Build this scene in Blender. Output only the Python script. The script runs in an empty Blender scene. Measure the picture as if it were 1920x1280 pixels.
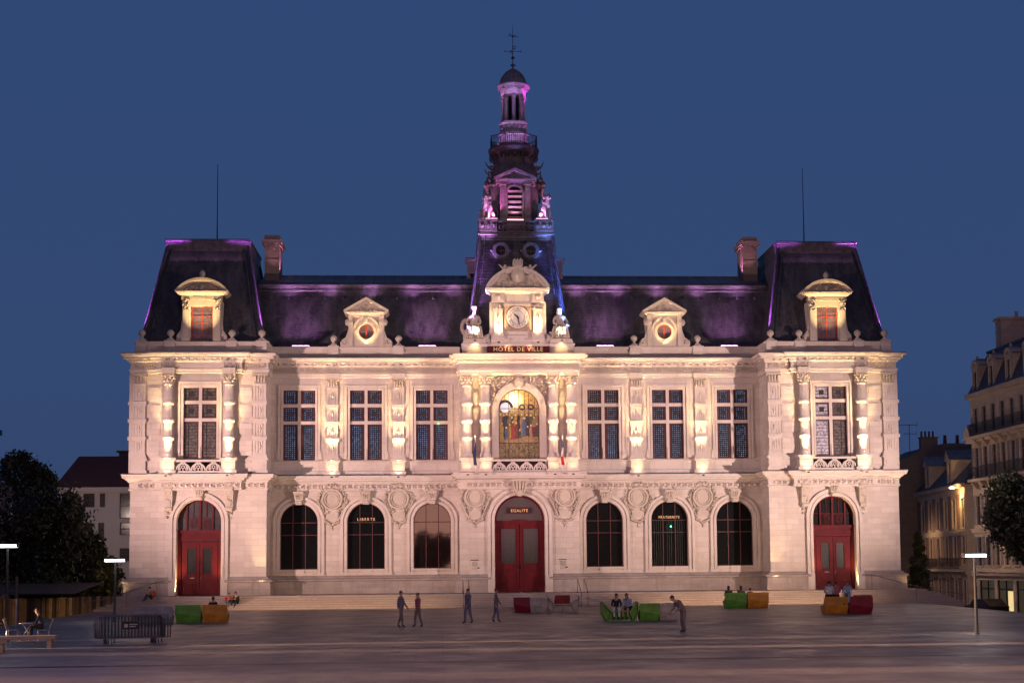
import bpy, math, random
from math import sin, cos, pi, radians, sqrt, atan2
from mathutils import Vector, Matrix, Quaternion, noise
random.seed(7)
S = bpy.context.scene
COL = S.collection

# ------------------------------------------------------------------ camera
cam_d = bpy.data.cameras.new('camera'); cam = bpy.data.objects.new('camera', cam_d); COL.objects.link(cam)
S.camera = cam
cam_d.sensor_width = 36; cam_d.lens = 2845.3/1920*36
cam_d.shift_x = -36.66/1920; cam_d.shift_y = 181.3/1920
cam_d.clip_start = 0.5; cam_d.clip_end = 3000
yaw, pit, rol = .0617, .0846, -.0094
fw = Vector((sin(yaw)*cos(pit), cos(yaw)*cos(pit), sin(pit)))
r_ = Vector((cos(yaw), -sin(yaw), 0)); u_ = r_.cross(fw)
r2 = cos(rol)*r_ + sin(rol)*u_; u2 = -sin(rol)*r_ + cos(rol)*u_
Mt = Matrix((r2, u2, -fw)).transposed().to_4x4(); Mt.translation = Vector((-5.53, -104.78, 1.69))
cam.matrix_world = Mt

# ------------------------------------------------------------------ world: dusk sky, afterglow behind the camera
W = bpy.data.worlds.new("World"); S.world = W; W.use_nodes = True
nt = W.node_tree; nt.nodes.clear(); N = nt.nodes.new; LK = nt.links.new
tc = N('ShaderNodeTexCoord'); sp = N('ShaderNodeSeparateXYZ'); LK(tc.outputs['Generated'], sp.inputs[0])
rp = N('ShaderNodeValToRGB'); LK(sp.outputs['Z'], rp.inputs[0])
cr = rp.color_ramp; cr.elements[0].position = 0.0; cr.elements[0].color = (.033, .054, .128, 1)
cr.elements[1].position = 1.0; cr.elements[1].color = (.011, .028, .090, 1)
e = cr.elements.new(.12); e.color = (.034, .067, .168, 1)
e = cr.elements.new(.36); e.color = (.028, .064, .176, 1)
yy = N('ShaderNodeMapRange'); LK(sp.outputs['Y'], yy.inputs[0]); yy.inputs[1].default_value = -.45; yy.inputs[2].default_value = -1.0; yy.inputs[3].default_value = 0; yy.inputs[4].default_value = 1
zz = N('ShaderNodeMapRange'); LK(sp.outputs['Z'], zz.inputs[0]); zz.inputs[1].default_value = .45; zz.inputs[2].default_value = -.02
mu = N('ShaderNodeMath'); mu.operation = 'MULTIPLY'; LK(yy.outputs[0], mu.inputs[0]); LK(zz.outputs[0], mu.inputs[1])
mx = N('ShaderNodeMix'); mx.data_type = 'RGBA'; LK(mu.outputs[0], mx.inputs[0]); LK(rp.outputs[0], mx.inputs[6]); mx.inputs[7].default_value = (.42, .19, .13, 1)
bg = N('ShaderNodeBackground'); LK(mx.outputs[2], bg.inputs[0]); bg.inputs[1].default_value = 1.0
wo = N('ShaderNodeOutputWorld'); LK(bg.outputs[0], wo.inputs[0])
S.view_settings.view_transform = 'Standard'; S.view_settings.look = 'None'
S.view_settings.exposure = 0; S.view_settings.gamma = 1

# ------------------------------------------------------------------ light helpers
GAIN = 1.0
def spot(loc, tgt, power, col, size=60, blend=.6, rad=.05, sc=None):
    l = bpy.data.lights.new('spot_lamp', 'SPOT'); l.energy = power*GAIN; l.color = col
    l.spot_size = radians(size); l.spot_blend = blend; l.shadow_soft_size = rad
    o = bpy.data.objects.new('spot_lamp', l); COL.objects.link(o); o.location = loc
    o.rotation_euler = (Vector(tgt)-Vector(loc)).to_track_quat('-Z', 'Y').to_euler()
    if sc: o.scale = sc
    return o
def point(loc, power, col, rad=.05):
    l = bpy.data.lights.new('point_lamp', 'POINT'); l.energy = power; l.color = col; l.shadow_soft_size = rad
    o = bpy.data.objects.new('point_lamp', l); COL.objects.link(o); o.location = loc; return o
def area(loc, tgt, power, col, sx, sy):
    l = bpy.data.lights.new('area_lamp', 'AREA'); l.energy = power; l.color = col; l.shape = 'RECTANGLE'; l.size = sx; l.size_y = sy
    o = bpy.data.objects.new('area_lamp', l); COL.objects.link(o); o.location = loc
    o.rotation_euler = (Vector(tgt)-Vector(loc)).to_track_quat('-Z', 'Y').to_euler(); return o
WARM = (1, .66, .30); PINK = (1, .56, .60); PALE = (1, .72, .60); MAG = (.84, .33, .80); BLU = (.12, .22, 1); VIO = (.50, .16, 1)
# the two big façade floods, on masts to the left and right of the square
spot((-39, -31, 2.6), (-8.5, 0, 10.5), 80000, (1, .635, .585), 60, 1, .3, (1, .60, 1))
spot((38, -32, 2.6), (9.5, 0, 10.5), 78000, (1, .69, .62), 60, 1, .3, (1, .60, 1))
spot((0, -62, 3), (0, 0, 11), 24000, (1, .46, .54), 18, 1, .4)
# narrow off-frame spots added to draw long low streaks of light across the square
for (y, p, sx, x0, x1) in ((-45.4, 2600000, .045, -78, 6), (-51.0, 2300000, .07, 84, 6), (-62.5, 1500000, .12, 84, 4), (-40.0, 900000, .05, -78, 6)):
    spot((x0, y-(4 if x0 < 0 else 1), 4.5), (x1, y, -1.2), p, (1, .58, .34), 14, 1, .25, (sx*1.25, 1, 1))
spot((80, -49.2, 4.5), (20, -48.3, -1.2), 700000, (1, .6, .3), 10, .8, .1, (.05, 1, 1))
point((8, -78, 10), 13000, (1, .60, .47), 1.5)  # this and the next: unseen lamps added to brighten the paving
point((-20, -66, 9), 3500, (.85, .55, .7), 1.5)

# ------------------------------------------------------------------ mesh builder
class MB:
    def __init__(s): s.v = []; s.f = []; s.m = []; s.mi = 0; s.sm = []
    def add(s, vs, fs, smooth=False):
        b = len(s.v); s.v += [tuple(p) for p in vs]
        for f in fs: s.f.append(tuple(i+b for i in f)); s.m.append(s.mi); s.sm.append(smooth)
    def quad(s, a, b, c, d): s.add([a, b, c, d], [(0, 1, 2, 3)])
    def box(s, x0, x1, y0, y1, z0, z1):
        s.add([(x0, y0, z0), (x1, y0, z0), (x1, y1, z0), (x0, y1, z0), (x0, y0, z1), (x1, y0, z1), (x1, y1, z1), (x0, y1, z1)],
              [(0, 3, 2, 1), (4, 5, 6, 7), (0, 1, 5, 4), (1, 2, 6, 5), (2, 3, 7, 6), (3, 0, 4, 7)])
    def obox(s, M, sx, sy, sz):      # centred box under a matrix
        vs = [M @ Vector((a*sx/2, b*sy/2, c*sz/2)) for c in (-1, 1) for (a, b) in ((-1, -1), (1, -1), (1, 1), (-1, 1))]
        s.add(vs, [(0, 3, 2, 1), (4, 5, 6, 7), (0, 1, 5, 4), (1, 2, 6, 5), (2, 3, 7, 6), (3, 0, 4, 7)])
    def frus(s, x0, x1, y0, y1, z0, X0, X1, Y0, Y1, z1):
        s.add([(x0, y0, z0), (x1, y0, z0), (x1, y1, z0), (x0, y1, z0), (X0, Y0, z1), (X1, Y0, z1), (X1, Y1, z1), (X0, Y1, z1)],
              [(0, 3, 2, 1), (4, 5, 6, 7), (0, 1, 5, 4), (1, 2, 6, 5), (2, 3, 7, 6), (3, 0, 4, 7)])
    def prism(s, pr, y0, y1):        # polygon (x,z), counter-clockwise seen from -Y, extruded y0..y1
        n = len(pr); vs = [(x, y0, z) for x, z in pr]+[(x, y1, z) for x, z in pr]
        s.add(vs, [tuple(range(n)), tuple(range(2*n-1, n-1, -1))]+[((i+1) % n, i, i+n, (i+1) % n+n) for i in range(n)])
    def xprism(s, pr, x0, x1):       # polygon (y,z) extruded along x
        n = len(pr); vs = [(x0, y, z) for y, z in pr]+[(x1, y, z) for y, z in pr]
        s.add(vs, [tuple(range(n-1, -1, -1)), tuple(range(n, 2*n))]+[(i, (i+1) % n, (i+1) % n+n, i+n) for i in range(n)])
    def lathe(s, pr, cx, cy, seg=16, a0=0, a1=2*pi, smooth=True, flute=0):
        full = abs(a1-a0-2*pi) < 1e-6; n = seg if full else seg+1; vs = []
        for (r, z) in pr:
            for k in range(n):
                a = a0+(a1-a0)*k/seg; rr = r*(1-flute*(k % 2)); vs.append((cx+rr*cos(a), cy+rr*sin(a), z))
        fs = []
        for i in range(len(pr)-1):
            for k in range(seg):
                k2 = (k+1) % n; fs.append((i*n+k, i*n+k2, (i+1)*n+k2, (i+1)*n+k))
        s.add(vs, fs, smooth)
        if full:
            s.add(vs[:n], [tuple(range(n-1, -1, -1))]); s.add(vs[-n:], [tuple(range(n))])
    def ell(s, c, r, M=None, seg=8, rings=5):
        vs = []; fs = []; c = Vector(c)
        for i in range(rings+1):
            t = pi*i/rings
            for k in range(seg):
                a = 2*pi*k/seg; p = Vector((r[0]*sin(t)*cos(a), r[1]*sin(t)*sin(a), r[2]*cos(t)))
                if M: p = M @ p
                vs.append(c+p)
        for i in range(rings):
            for k in range(seg): fs.append((i*seg+k, (i+1)*seg+k, (i+1)*seg+(k+1) % seg, i*seg+(k+1) % seg))
        s.add(vs, fs, True)
    def tube(s, pts, r, seg=6, closed=False, smooth=True, r1=None):
        pts = [Vector(p) for p in pts]; n = len(pts); vs = []; fs = []
        for i, p in enumerate(pts):
            a = pts[i-1] if (i > 0 or closed) else p; b = pts[(i+1) % n] if (i < n-1 or closed) else p
            d = (b-a).normalized(); q = d.to_track_quat('Z', 'Y'); rr = r if r1 is None else r+(r1-r)*i/(n-1)
            for k in range(seg): vs.append(p+q @ Vector((rr*cos(2*pi*k/seg), rr*sin(2*pi*k/seg), 0)))
        m = n if closed else n-1
        for i in range(m):
            for k in range(seg): fs.append((i*seg+k, i*seg+(k+1) % seg, ((i+1) % n)*seg+(k+1) % seg, ((i+1) % n)*seg+k))
        s.add(vs, fs, smooth)
        if not closed: s.add(vs[:seg], [tuple(range(seg-1, -1, -1))]); s.add(vs[-seg:], [tuple(range(seg))])
    def arcband(s, cx, cz, r0, r1, y0, y1, a0=0, a1=pi, seg=20):   # flat ring in XZ, between y0 (front) and y1
        vs = []; fs = []
        for k in range(seg+1):
            a = a0+(a1-a0)*k/seg
            for (r, y) in ((r0, y1), (r0, y0), (r1, y0), (r1, y1)): vs.append((cx+r*cos(a), y, cz+r*sin(a)))
        for k in range(seg):
            b = 4*k
            for j in range(3): fs.append((b+j, b+4+j, b+5+j, b+1+j))
        s.add(vs, fs)
        if abs(a1-a0) < 2*pi-1e-3:
            s.add(vs[:4], [(0, 1, 2, 3)]); s.add(vs[-4:], [(3, 2, 1, 0)])
    def disc(s, cx, cz, r, y, seg=24):
        s.add([(cx+r*cos(2*pi*k/seg), y, cz+r*sin(2*pi*k/seg)) for k in range(seg)], [tuple(range(seg))])
    def sweep(s, path, prof):        # moulding along an XY path, profile (out,z) bottom to top
        P = [Vector(p) for p in path]; n = len(P); offs = []
        for i in range(n):
            ns = []
            if i > 0: d = (P[i]-P[i-1]).normalized(); ns.append(Vector((d.y, -d.x)))
            if i < n-1: d = (P[i+1]-P[i]).normalized(); ns.append(Vector((d.y, -d.x)))
            offs.append(ns[0] if len(ns) == 1 else (ns[0]+ns[1])/(1+ns[0].dot(ns[1])))
        vs = []; m = len(prof)
        for p, o in zip(P, offs):
            for (t, z) in prof: q = p+o*t; vs.append((q.x, q.y, z))
        fs = []
        for i in range(n-1):
            for j in range(m-1): fs.append((i*m+j, (i+1)*m+j, (i+1)*m+j+1, i*m+j+1))
        s.add(vs, fs)
    def leaf(s, c, l, w, ang, t=.05, tilt=0):     # carved leaf lying in an XZ plane
        M = Matrix.Rotation(ang, 3, 'Y') @ Matrix.Rotation(tilt, 3, 'Z'); s.ell(c, (l/2, t, w/2), M, 6, 4)
    def trans(s, M, start=0):
        s.v[start:] = [tuple(M @ Vector(p)) for p in s.v[start:]]
    def build(s, name, mats, parent=None, loc=None):
        me = bpy.data.meshes.new(name); me.from_pydata(s.v, [], s.f)
        if not isinstance(mats, (list, tuple)): mats = [mats]
        for m in mats: me.materials.append(m)
        me.polygons.foreach_set('material_index', s.m); me.polygons.foreach_set('use_smooth', s.sm); me.update()
        o = bpy.data.objects.new(name, me); COL.objects.link(o)
        if parent: o.parent = parent
        if loc: o.location = loc
        return o
def wall(m, x0, x1, z0, z1, y, ops, dep=.45):
    """wall plane facing -Y with rect ('r',xa,xb,za,zb) and arch ('a',xa,xb,za,zspring) openings"""
    x = x0
    for o in sorted(ops, key=lambda q: q[1]):
        xa, xb, za, zb = o[1:5]
        m.quad((x, y, z0), (xa, y, z0), (xa, y, z1), (x, y, z1)); x = xb
        if za > z0: m.quad((xa, y, z0), (xb, y, z0), (xb, y, za), (xa, y, za)); m.quad((xa, y, za), (xb, y, za), (xb, y+dep, za), (xa, y+dep, za))
        m.quad((xa, y, za), (xa, y+dep, za), (xa, y+dep, zb), (xa, y, zb)); m.quad((xb, y+dep, za), (xb, y, za), (xb, y, zb), (xb, y+dep, zb))
        if o[0] == 'r':
            m.quad((xa, y, zb), (xb, y, zb), (xb, y, z1), (xa, y, z1)); m.quad((xb, y, zb), (xa, y, zb), (xa, y+dep, zb), (xb, y+dep, zb))
        else:
            r = (xb-xa)/2; c = (xa+xb)/2; n = 24
            ps = [(c-r*cos(pi*k/n), zb+r*sin(pi*k/n)) for k in range(n+1)]
            for (a, b) in zip(ps, ps[1:]):
                m.quad((a[0], y, a[1]), (b[0], y, b[1]), (b[0], y, z1), (a[0], y, z1))
                m.quad((b[0], y, b[1]), (a[0], y, a[1]), (a[0], y+dep, a[1]), (b[0], y+dep, b[1]))
    m.quad((x, y, z0), (x1, y, z0), (x1, y, z1), (x, y, z1))
_tc = {}
def text_geo(st, size, ext=.01, sx=1.0, space=1.0):
    c = bpy.data.curves.new('t', 'FONT'); c.body = st; c.size = size; c.extrude = ext; c.align_x = 'CENTER'; c.space_character = space
    c.resolution_u = 3
    o = bpy.data.objects.new('t', c); COL.objects.link(o); bpy.context.view_layer.update()
    me = bpy.data.meshes.new_from_object(o.evaluated_get(bpy.context.evaluated_depsgraph_get()))
    v = [(p.co.x*sx, -p.co.z, p.co.y) for p in me.vertices]; f = [tuple(p.vertices) for p in me.polygons]
    bpy.data.objects.remove(o); bpy.data.curves.remove(c); bpy.data.meshes.remove(me); return v, f
def put_text(m, st, x, y, z, size, ext=.01, sx=1.0, space=1.0, rot=0):
    v, f = text_geo(st, size, ext, sx, space); R = Matrix.Rotation(rot, 3, 'Y')
    m.add([Vector((x, y, z))+R @ Vector(p) for p in v], f)

# ------------------------------------------------------------------ objects
def tag(o, label, cat, group=None, kind=None):
    if label: o['label'] = label
    if cat: o['category'] = cat
    if group: o['group'] = group
    if kind: o['kind'] = kind
    return o
def thing(name, label, cat, loc=(0, 0, 0), rz=0, group=None):
    o = bpy.data.objects.new(name, None); COL.objects.link(o); o.location = loc; o.rotation_euler = (0, 0, rz); o.empty_display_size = .2
    return tag(o, label, cat, group)
def copy_tree(o, parent=None):
    c = o.copy(); COL.objects.link(c); c.parent = parent
    for ch in list(o.children): copy_tree(ch, c)
    return c

# ------------------------------------------------------------------ materials
class NT:
    def __init__(s, name):
        s.mat = bpy.data.materials.new(name); s.mat.use_nodes = True; s.t = s.mat.node_tree; s.b = s.t.nodes['Principled BSDF']
    def n(s, ty, **k):
        q = s.t.nodes.new(ty)
        for a, b in k.items(): setattr(q, a, b)
        return q
    def l(s, a, b): s.t.links.new(a, b)
    def math(s, op, a, b=None):
        q = s.n('ShaderNodeMath', operation=op)
        for i, v in enumerate((a, b)):
            if v is None: continue
            if isinstance(v, (int, float)): q.inputs[i].default_value = v
            else: s.l(v, q.inputs[i])
        return q.outputs[0]
    def mix(s, f, a, b, bt='MIX'):
        q = s.n('ShaderNodeMix', data_type='RGBA', blend_type=bt)
        for i, v in ((0, f), (6, a), (7, b)):
            if isinstance(v, (int, float)): q.inputs[i].default_value = v
            elif isinstance(v, tuple): q.inputs[i].default_value = (*v[:3], 1)
            else: s.l(v, q.inputs[i])
        return q.outputs[2]
    def noise(s, vec, sc, det=4, rough=.6):
        q = s.n('ShaderNodeTexNoise'); q.inputs['Scale'].default_value = sc; q.inputs['Detail'].default_value = det; q.inputs['Roughness'].default_value = rough
        if vec is not None: s.l(vec, q.inputs[0])
        return q.outputs[0]
    def ramp(s, f, a, b, lo=0., hi=1.):
        q = s.n('ShaderNodeMapRange'); s.l(f, q.inputs[0]); q.inputs[1].default_value = a; q.inputs[2].default_value = b; q.inputs[3].default_value = lo; q.inputs[4].default_value = hi
        return q.outputs[0]
    def xyz(s):
        t = s.n('ShaderNodeTexCoord'); q = s.n('ShaderNodeSeparateXYZ'); s.l(t.outputs['Object'], q.inputs[0]); return t.outputs['Object'], q.outputs
    def comb(s, x, y, z=0.):
        q = s.n('ShaderNodeCombineXYZ')
        for i, v in enumerate((x, y, z)):
            if isinstance(v, (int, float)): q.inputs[i].default_value = v
            else: s.l(v, q.inputs[i])
        return q.outputs[0]
    def bump(s, h, st, d=.02):
        q = s.n('ShaderNodeBump'); q.inputs['Strength'].default_value = st; q.inputs['Distance'].default_value = d; s.l(h, q.inputs['Height']); s.l(q.outputs[0], s.b.inputs['Normal'])
    def brick(s, vec, w, h, mo, c1, c2, cm, off=.5):
        q = s.n('ShaderNodeTexBrick'); s.l(vec, q.inputs[0]); q.offset = off
        for k, v in (('Color1', c1), ('Color2', c2), ('Mortar', cm)): q.inputs[k].default_value = (*v, 1)
        q.inputs['Scale'].default_value = 1; q.inputs['Mortar Size'].default_value = mo; q.inputs['Brick Width'].default_value = w; q.inputs['Row Height'].default_value = h; q.inputs['Mortar Smooth'].default_value = .2
        return q.outputs
    def setv(s, **k):
        for a, v in k.items(): s.b.inputs[a.replace('_', ' ')].default_value = v
        return s
def plain(name, c, rough=.6, metal=0., spec=.5, em=None, es=0., var=.25, sc=3.):
    m = NT(name); m.setv(Roughness=rough, Metallic=metal); m.b.inputs['Specular IOR Level'].default_value = spec
    o, _ = m.xyz(); f = m.noise(o, sc)
    lo = tuple(x*(1-var) for x in c); hi = tuple(min(1, x*(1+var)) for x in c)
    m.l(m.mix(m.ramp(f, .3, .7), lo, hi), m.b.inputs['Base Color'])
    if em: m.b.inputs['Emission Color'].default_value = (*em, 1); m.b.inputs['Emission Strength'].default_value = es
    return m.mat
def stone_mat(name, c, joints=True, dirt=.35, row=.37, wid=.95, mo=.012):
    m = NT(name); o, x = m.xyz(); m.setv(Roughness=.85)
    u = m.math('ADD', x[0], x[1]); vec = m.comb(u, x[2])
    if joints:
        b = m.brick(vec, wid, row, mo, tuple(v*1.06 for v in c), (c[0]*.86, c[1]*.83, c[2]*.80), tuple(v*.72 for v in c)); base = b[0]
    else: base = m.mix(1., c, c)
    f1 = m.noise(m.comb(m.math('MULTIPLY', u, .35), m.math('MULTIPLY', x[2], .8), x[1]), 1.2, 6, .65)
    base = m.mix(m.ramp(f1, .45, .75, 0, dirt), base, (c[0]*.5, c[1]*.48, c[2]*.47))
    fs = m.noise(m.comb(m.math('MULTIPLY', u, 2.6), m.math('MULTIPLY', x[2], .16), x[1]), 1., 5, .6); base = m.mix(m.ramp(fs, .52, .72, 0, dirt*.9), base, (c[0]*.55, c[1]*.52, c[2]*.50))
    f2 = m.noise(o, 14, 3); base = m.mix(.25, base, m.mix(m.ramp(f2, .35, .65), tuple(v*.75 for v in c), tuple(min(1, v*1.15) for v in c)))
    m.l(base, m.b.inputs['Base Color'])
    h = m.noise(o, 9, 5)
    if joints: h = m.math('SUBTRACT', h, m.math('MULTIPLY', b[1], .8))
    m.bump(h, .5, .02); return m.mat
STONE_C = (.64, .58, .52)
M_ST = stone_mat('ashlar_limestone', STONE_C)
M_SM = stone_mat('carved_limestone', STONE_C, False, .45)
M_PL = stone_mat('plinth_limestone', (.44, .39, .36), True, .85, .42, 1.3)
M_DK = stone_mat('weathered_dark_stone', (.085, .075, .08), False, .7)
M_SCU = stone_mat('pale_sculpted_stone', (.56, .50, .42), False, .35)
def slate(name, row=.16, c=(.048, .048, .056)):
    m = NT(name); o, x = m.xyz(); m.setv(Roughness=.48); m.b.inputs['Specular IOR Level'].default_value = .45
    vec = m.comb(m.math('ADD', x[0], x[1]), x[2])
    b = m.brick(vec, row*1.3, row, .018*row/.16, tuple(v*1.35 for v in c), tuple(v*.7 for v in c), tuple(v*.25 for v in c))
    f = m.noise(m.comb(m.math('MULTIPLY', x[0], 1.4), m.math('MULTIPLY', x[2], .35), x[1]), 1.5, 5)
    base = m.mix(m.ramp(f, .40, .72, 0, .8), b[0], (.105, .10, .115))
    f3 = m.noise(o, 3.1, 4); base = m.mix(m.ramp(f3, .6, .75, 0, .6), base, (.02, .02, .024))
    m.l(base, m.b.inputs['Base Color'])
    saw = m.math('FRACT', m.math('DIVIDE', x[2], row))
    m.bump(m.math('SUBTRACT', m.math('MULTIPLY', saw, -1.), m.math('MULTIPLY', b[1], .6)), .55, .03); return m.mat
M_SL = slate('roof_slate'); M_SLT = slate('tower_slate', .205, (.036, .038, .055))
M_LEAD = plain('lead_sheet', (.085, .085, .10), .42, .55, var=.4)
M_ZINC = plain('zinc_sheet', (.16, .16, .18), .45, .3, var=.4, sc=1.2)
def seam(name, c, pitch):
    m = NT(name); o, x = m.xyz(); m.setv(Roughness=.45, Metallic=.3)
    s_ = m.math('FRACT', m.math('DIVIDE', x[0], pitch)); ln = m.math('GREATER_THAN', s_, .93)
    cell = m.math('FLOOR', m.math('DIVIDE', x[0], pitch)); w = m.n('ShaderNodeTexWhiteNoise', noise_dimensions='1D'); m.l(cell, w.inputs['W'])
    base = m.mix(m.math('MULTIPLY', w.outputs[0], .5), c, tuple(v*.5 for v in c)); base = m.mix(ln, base, tuple(v*.3 for v in c))
    m.l(base, m.b.inputs['Base Color']); m.bump(ln, .5, .03); return m.mat
M_SEAM = seam('standing_seam_zinc', (.17, .17, .19), .72)
M_RED = plain('dark_red_paint', (.095, .006, .011), .6, spec=.2, var=.25, sc=2.)
M_RUST = plain('red_brown_window_paint', (.30, .045, .025), .45, var=.15)
M_WIN = plain('dark_red_window_wood', (.075, .012, .016), .5, var=.2)
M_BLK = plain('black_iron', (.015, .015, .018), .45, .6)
M_GLD = plain('dark_glass', (.005, .006, .007), .35, spec=.06, var=.3)
M_GLM = plain('mirror_glass', (.03, .018, .015), .03, metal=0., spec=1.0, var=.05)
M_GLM.node_tree.nodes['Principled BSDF'].inputs['IOR'].default_value = 3.6
M_GOLD = plain('glowing_gilt_letters', (.80, .50, .22), .4, .2, em=(1, .55, .22), es=.22, var=.1)  # gilt with a faint warm glow put into the material
M_GLASSG = plain('grey_pane', (.10, .095, .13), .25, spec=.6, var=.4, sc=2.)  # plain grey pane colour, no emission
M_WHITE = plain('white_enamel', (.78, .74, .68), .5, var=.06)
M_CREAM = plain('cream_dial', (.78, .68, .55), .6, var=.2, sc=9)
M_TAN = plain('ochre_enamel', (.42, .31, .22), .6, var=.5, sc=12)
M_DKT = plain('painted_black_letters', (.03, .026, .026), .6)
M_SIGN = plain('sign_oxblood', (.24, .02, .022), .5, var=.2)
def emis(name, c, s): return plain(name, (.6, .6, .6), .5, em=c, es=s, var=.02)
M_LEDP = emis('led_bar_violet', (1, .62, 1), 2.2); M_LEDM = emis('led_bar_pink', (1, .55, .68), 2.6); M_LEDW = emis('street_led_panel', (.88, .96, 1), 9)
M_WLAMP = emis('warm_lamp_glass', (1, .72, .38), 14); M_GREEN = emis('green_exit_light', (.08, 1, .28), 9); M_SHOP = emis('shop_light', (1, .75, .28), .75)
M_FIX = M_BLK
def stained(name, dots, pitch, em):
    m = NT(name); o, x = m.xyz(); m.setv(Roughness=.3); m.b.inputs['Specular IOR Level'].default_value = .3
    u = m.math('DIVIDE', x[0], pitch); v = m.math('DIVIDE', x[2], pitch)
    fu = m.math('SUBTRACT', m.math('FRACT', u), .5); fv = m.math('SUBTRACT', m.math('FRACT', v), .5)
    d = m.math('SQRT', m.math('ADD', m.math('MULTIPLY', fu, fu), m.math('MULTIPLY', fv, fv)))
    msk = m.ramp(d, .40, .14)
    w = m.n('ShaderNodeTexWhiteNoise', noise_dimensions='2D'); m.l(m.comb(m.math('FLOOR', u), m.math('FLOOR', v)), w.inputs['Vector'])
    lg = m.noise(o, .9, 2); k = m.math('MULTIPLY', m.math('MULTIPLY', msk, m.ramp(w.outputs[0], 0, 1, .08, 1.3)), m.ramp(lg, .3, .7, .45, 1.2))
    m.l(m.mix(msk, (.012, .010, .014), tuple(v*.35 for v in dots)), m.b.inputs['Base Color']); m.b.inputs['Emission Color'].default_value = (*dots, 1)
    m.l(m.math('MULTIPLY', k, em), m.b.inputs['Emission Strength']); return m.mat
M_SG = stained('leaded_blue_glass', (.20, .31, .52), .142, .58)
M_SGC = plain('leaded_rosette', (.025, .018, .02), .3, em=(.4, .2, .2), es=.02, var=.6, sc=12)
def lattice(name, c, lc, px, pz, em=0., tint=(1, 1, 1)):
    m = NT(name); o, x = m.xyz(); m.setv(Roughness=.3); m.b.inputs['Specular IOR Level'].default_value = .3
    fz = m.math('FRACT', m.math('DIVIDE', x[2], pz)); fx = m.math('FRACT', m.math('DIVIDE', x[0], px))
    ln = m.math('MAXIMUM', m.math('GREATER_THAN', fz, .86), m.math('GREATER_THAN', fx, .9))
    f = m.noise(o, 7, 4); base = m.mix(m.ramp(f, .35, .65), tuple(v*.4 for v in c), tuple(v*1.5 for v in c)); base = m.mix(ln, base, lc)
    m.l(base, m.b.inputs['Base Color']); m.l(base, m.b.inputs['Emission Color']); m.b.inputs['Emission Strength'].default_value = em; return m.mat
M_PG = lattice('leaded_smoky_glass', (.085, .07, .065), (.012, .01, .012), .6, .21, .35)
M_PGW = lattice('leaded_pale_glass', (.34, .31, .36), (.012, .01, .012), 5., .235, .30)
M_GRILL = lattice('iron_grille_glass', (.010, .012, .012), (.028, .03, .03), .13, .17)
def centre_glass():
    m = NT('lit_figured_glass'); o, x = m.xyz(); m.setv(Roughness=.4)
    dx = m.math('SUBTRACT', x[0], -.35); dz = m.math('SUBTRACT', x[2], 13.15)
    d = m.math('SQRT', m.math('ADD', m.math('MULTIPLY', dx, dx), m.math('MULTIPLY', dz, dz)))
    f = m.noise(o, 5.5, 4); up = m.ramp(x[2], 11.9, 12.6)
    gold = m.mix(m.ramp(f, .3, .7), (.20, .12, .03), (.70, .46, .14))
    low = m.mix(m.ramp(m.noise(o, 9, 4), .35, .65), (.05, .035, .012), (.25, .19, .075))
    base = m.mix(up, low, gold); base = m.mix(m.ramp(d, .75, .05), base, (1, .95, .62))
    mid = m.math('MULTIPLY', m.math('GREATER_THAN', x[2], 10.25), m.math('LESS_THAN', x[2], 12.0))
    base = m.mix(m.math('MULTIPLY', mid, .55), base, (.05, .022, .02))
    lx = m.math('GREATER_THAN', m.math('FRACT', m.math('DIVIDE', m.math('ADD', x[0], 5.), .68)), .955)
    base = m.mix(lx, base, (.02, .01, .005)); m.l(base, m.b.inputs['Base Color']); m.l(base, m.b.inputs['Emission Color'])
    m.l(m.ramp(d, 1.05, 0, .24, 2.2), m.b.inputs['Emission Strength']); return m.mat
M_CG = centre_glass()

# ------------------------------------------------------------------ ground
def gz(x, y):
    base = -.85-.0075*(-7-y) if y > -110 else -1.63
    if y > -7: base = -.85
    l = max(0, min(1, (-x-26.4)/9)); r = max(0, min(1, (x-25)/11))
    if y < -26: l *= max(0, 1-(-26-y)/12.)
    l = l*l*(3-2*l); r = r*r*(3-2*r)
    return base-1.35*l-1.75*r
def paving():
    m = NT('granite_paving'); o, x = m.xyz(); m.setv(Roughness=.55)
    b = m.brick(m.comb(x[1], x[0]), 2.4, .9, .014, (.168, .134, .122), (.184, .148, .134), (.09, .072, .068))
    f = m.noise(m.comb(m.math('MULTIPLY', x[0], .15), m.math('MULTIPLY', x[1], 1.), 0.), .9, 6, .65)
    base = m.mix(m.ramp(f, .35, .7, 0, .5), b[0], (.108, .088, .086))
    f2 = m.noise(o, 30, 3); base = m.mix(.2, base, m.mix(f2, (.06, .055, .055), (.2, .17, .17)))
    m.l(base, m.b.inputs['Base Color']); m.l(m.ramp(m.noise(o, .6, 4), .35, .7, .38, .62), m.b.inputs['Roughness'])
    m.bump(m.math('SUBTRACT', m.noise(o, 20, 3), b[1]), .25, .01); return m.mat
M_PAV = paving()
def grid(name, xs, ys, mat, dz=0.):
    g = MB(); n = len(ys); g.add([(x, y, gz(x, y)+dz) for x in xs for y in ys], [(i*n+j, (i+1)*n+j, (i+1)*n+j+1, i*n+j+1) for i in range(len(xs)-1) for j in range(n-1)], True)
    return tag(g.build(name, mat), None, None, kind='structure')
xs = [-400, -250, -150, -100, -70, -55, -45]+[-40+.8*i for i in range(101)]+[45, 55, 70, 100, 150, 250, 400]
ys = [-400, -300, -200, -150, -125, -110]+[-104+4*i for i in range(24)]+[-9.5, -7, -4, 0, 10, 20, 40, 60, 90, 140, 220, 350, 600]
grid('plaza_ground', xs, ys, M_PAV)
g = MB()
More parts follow.
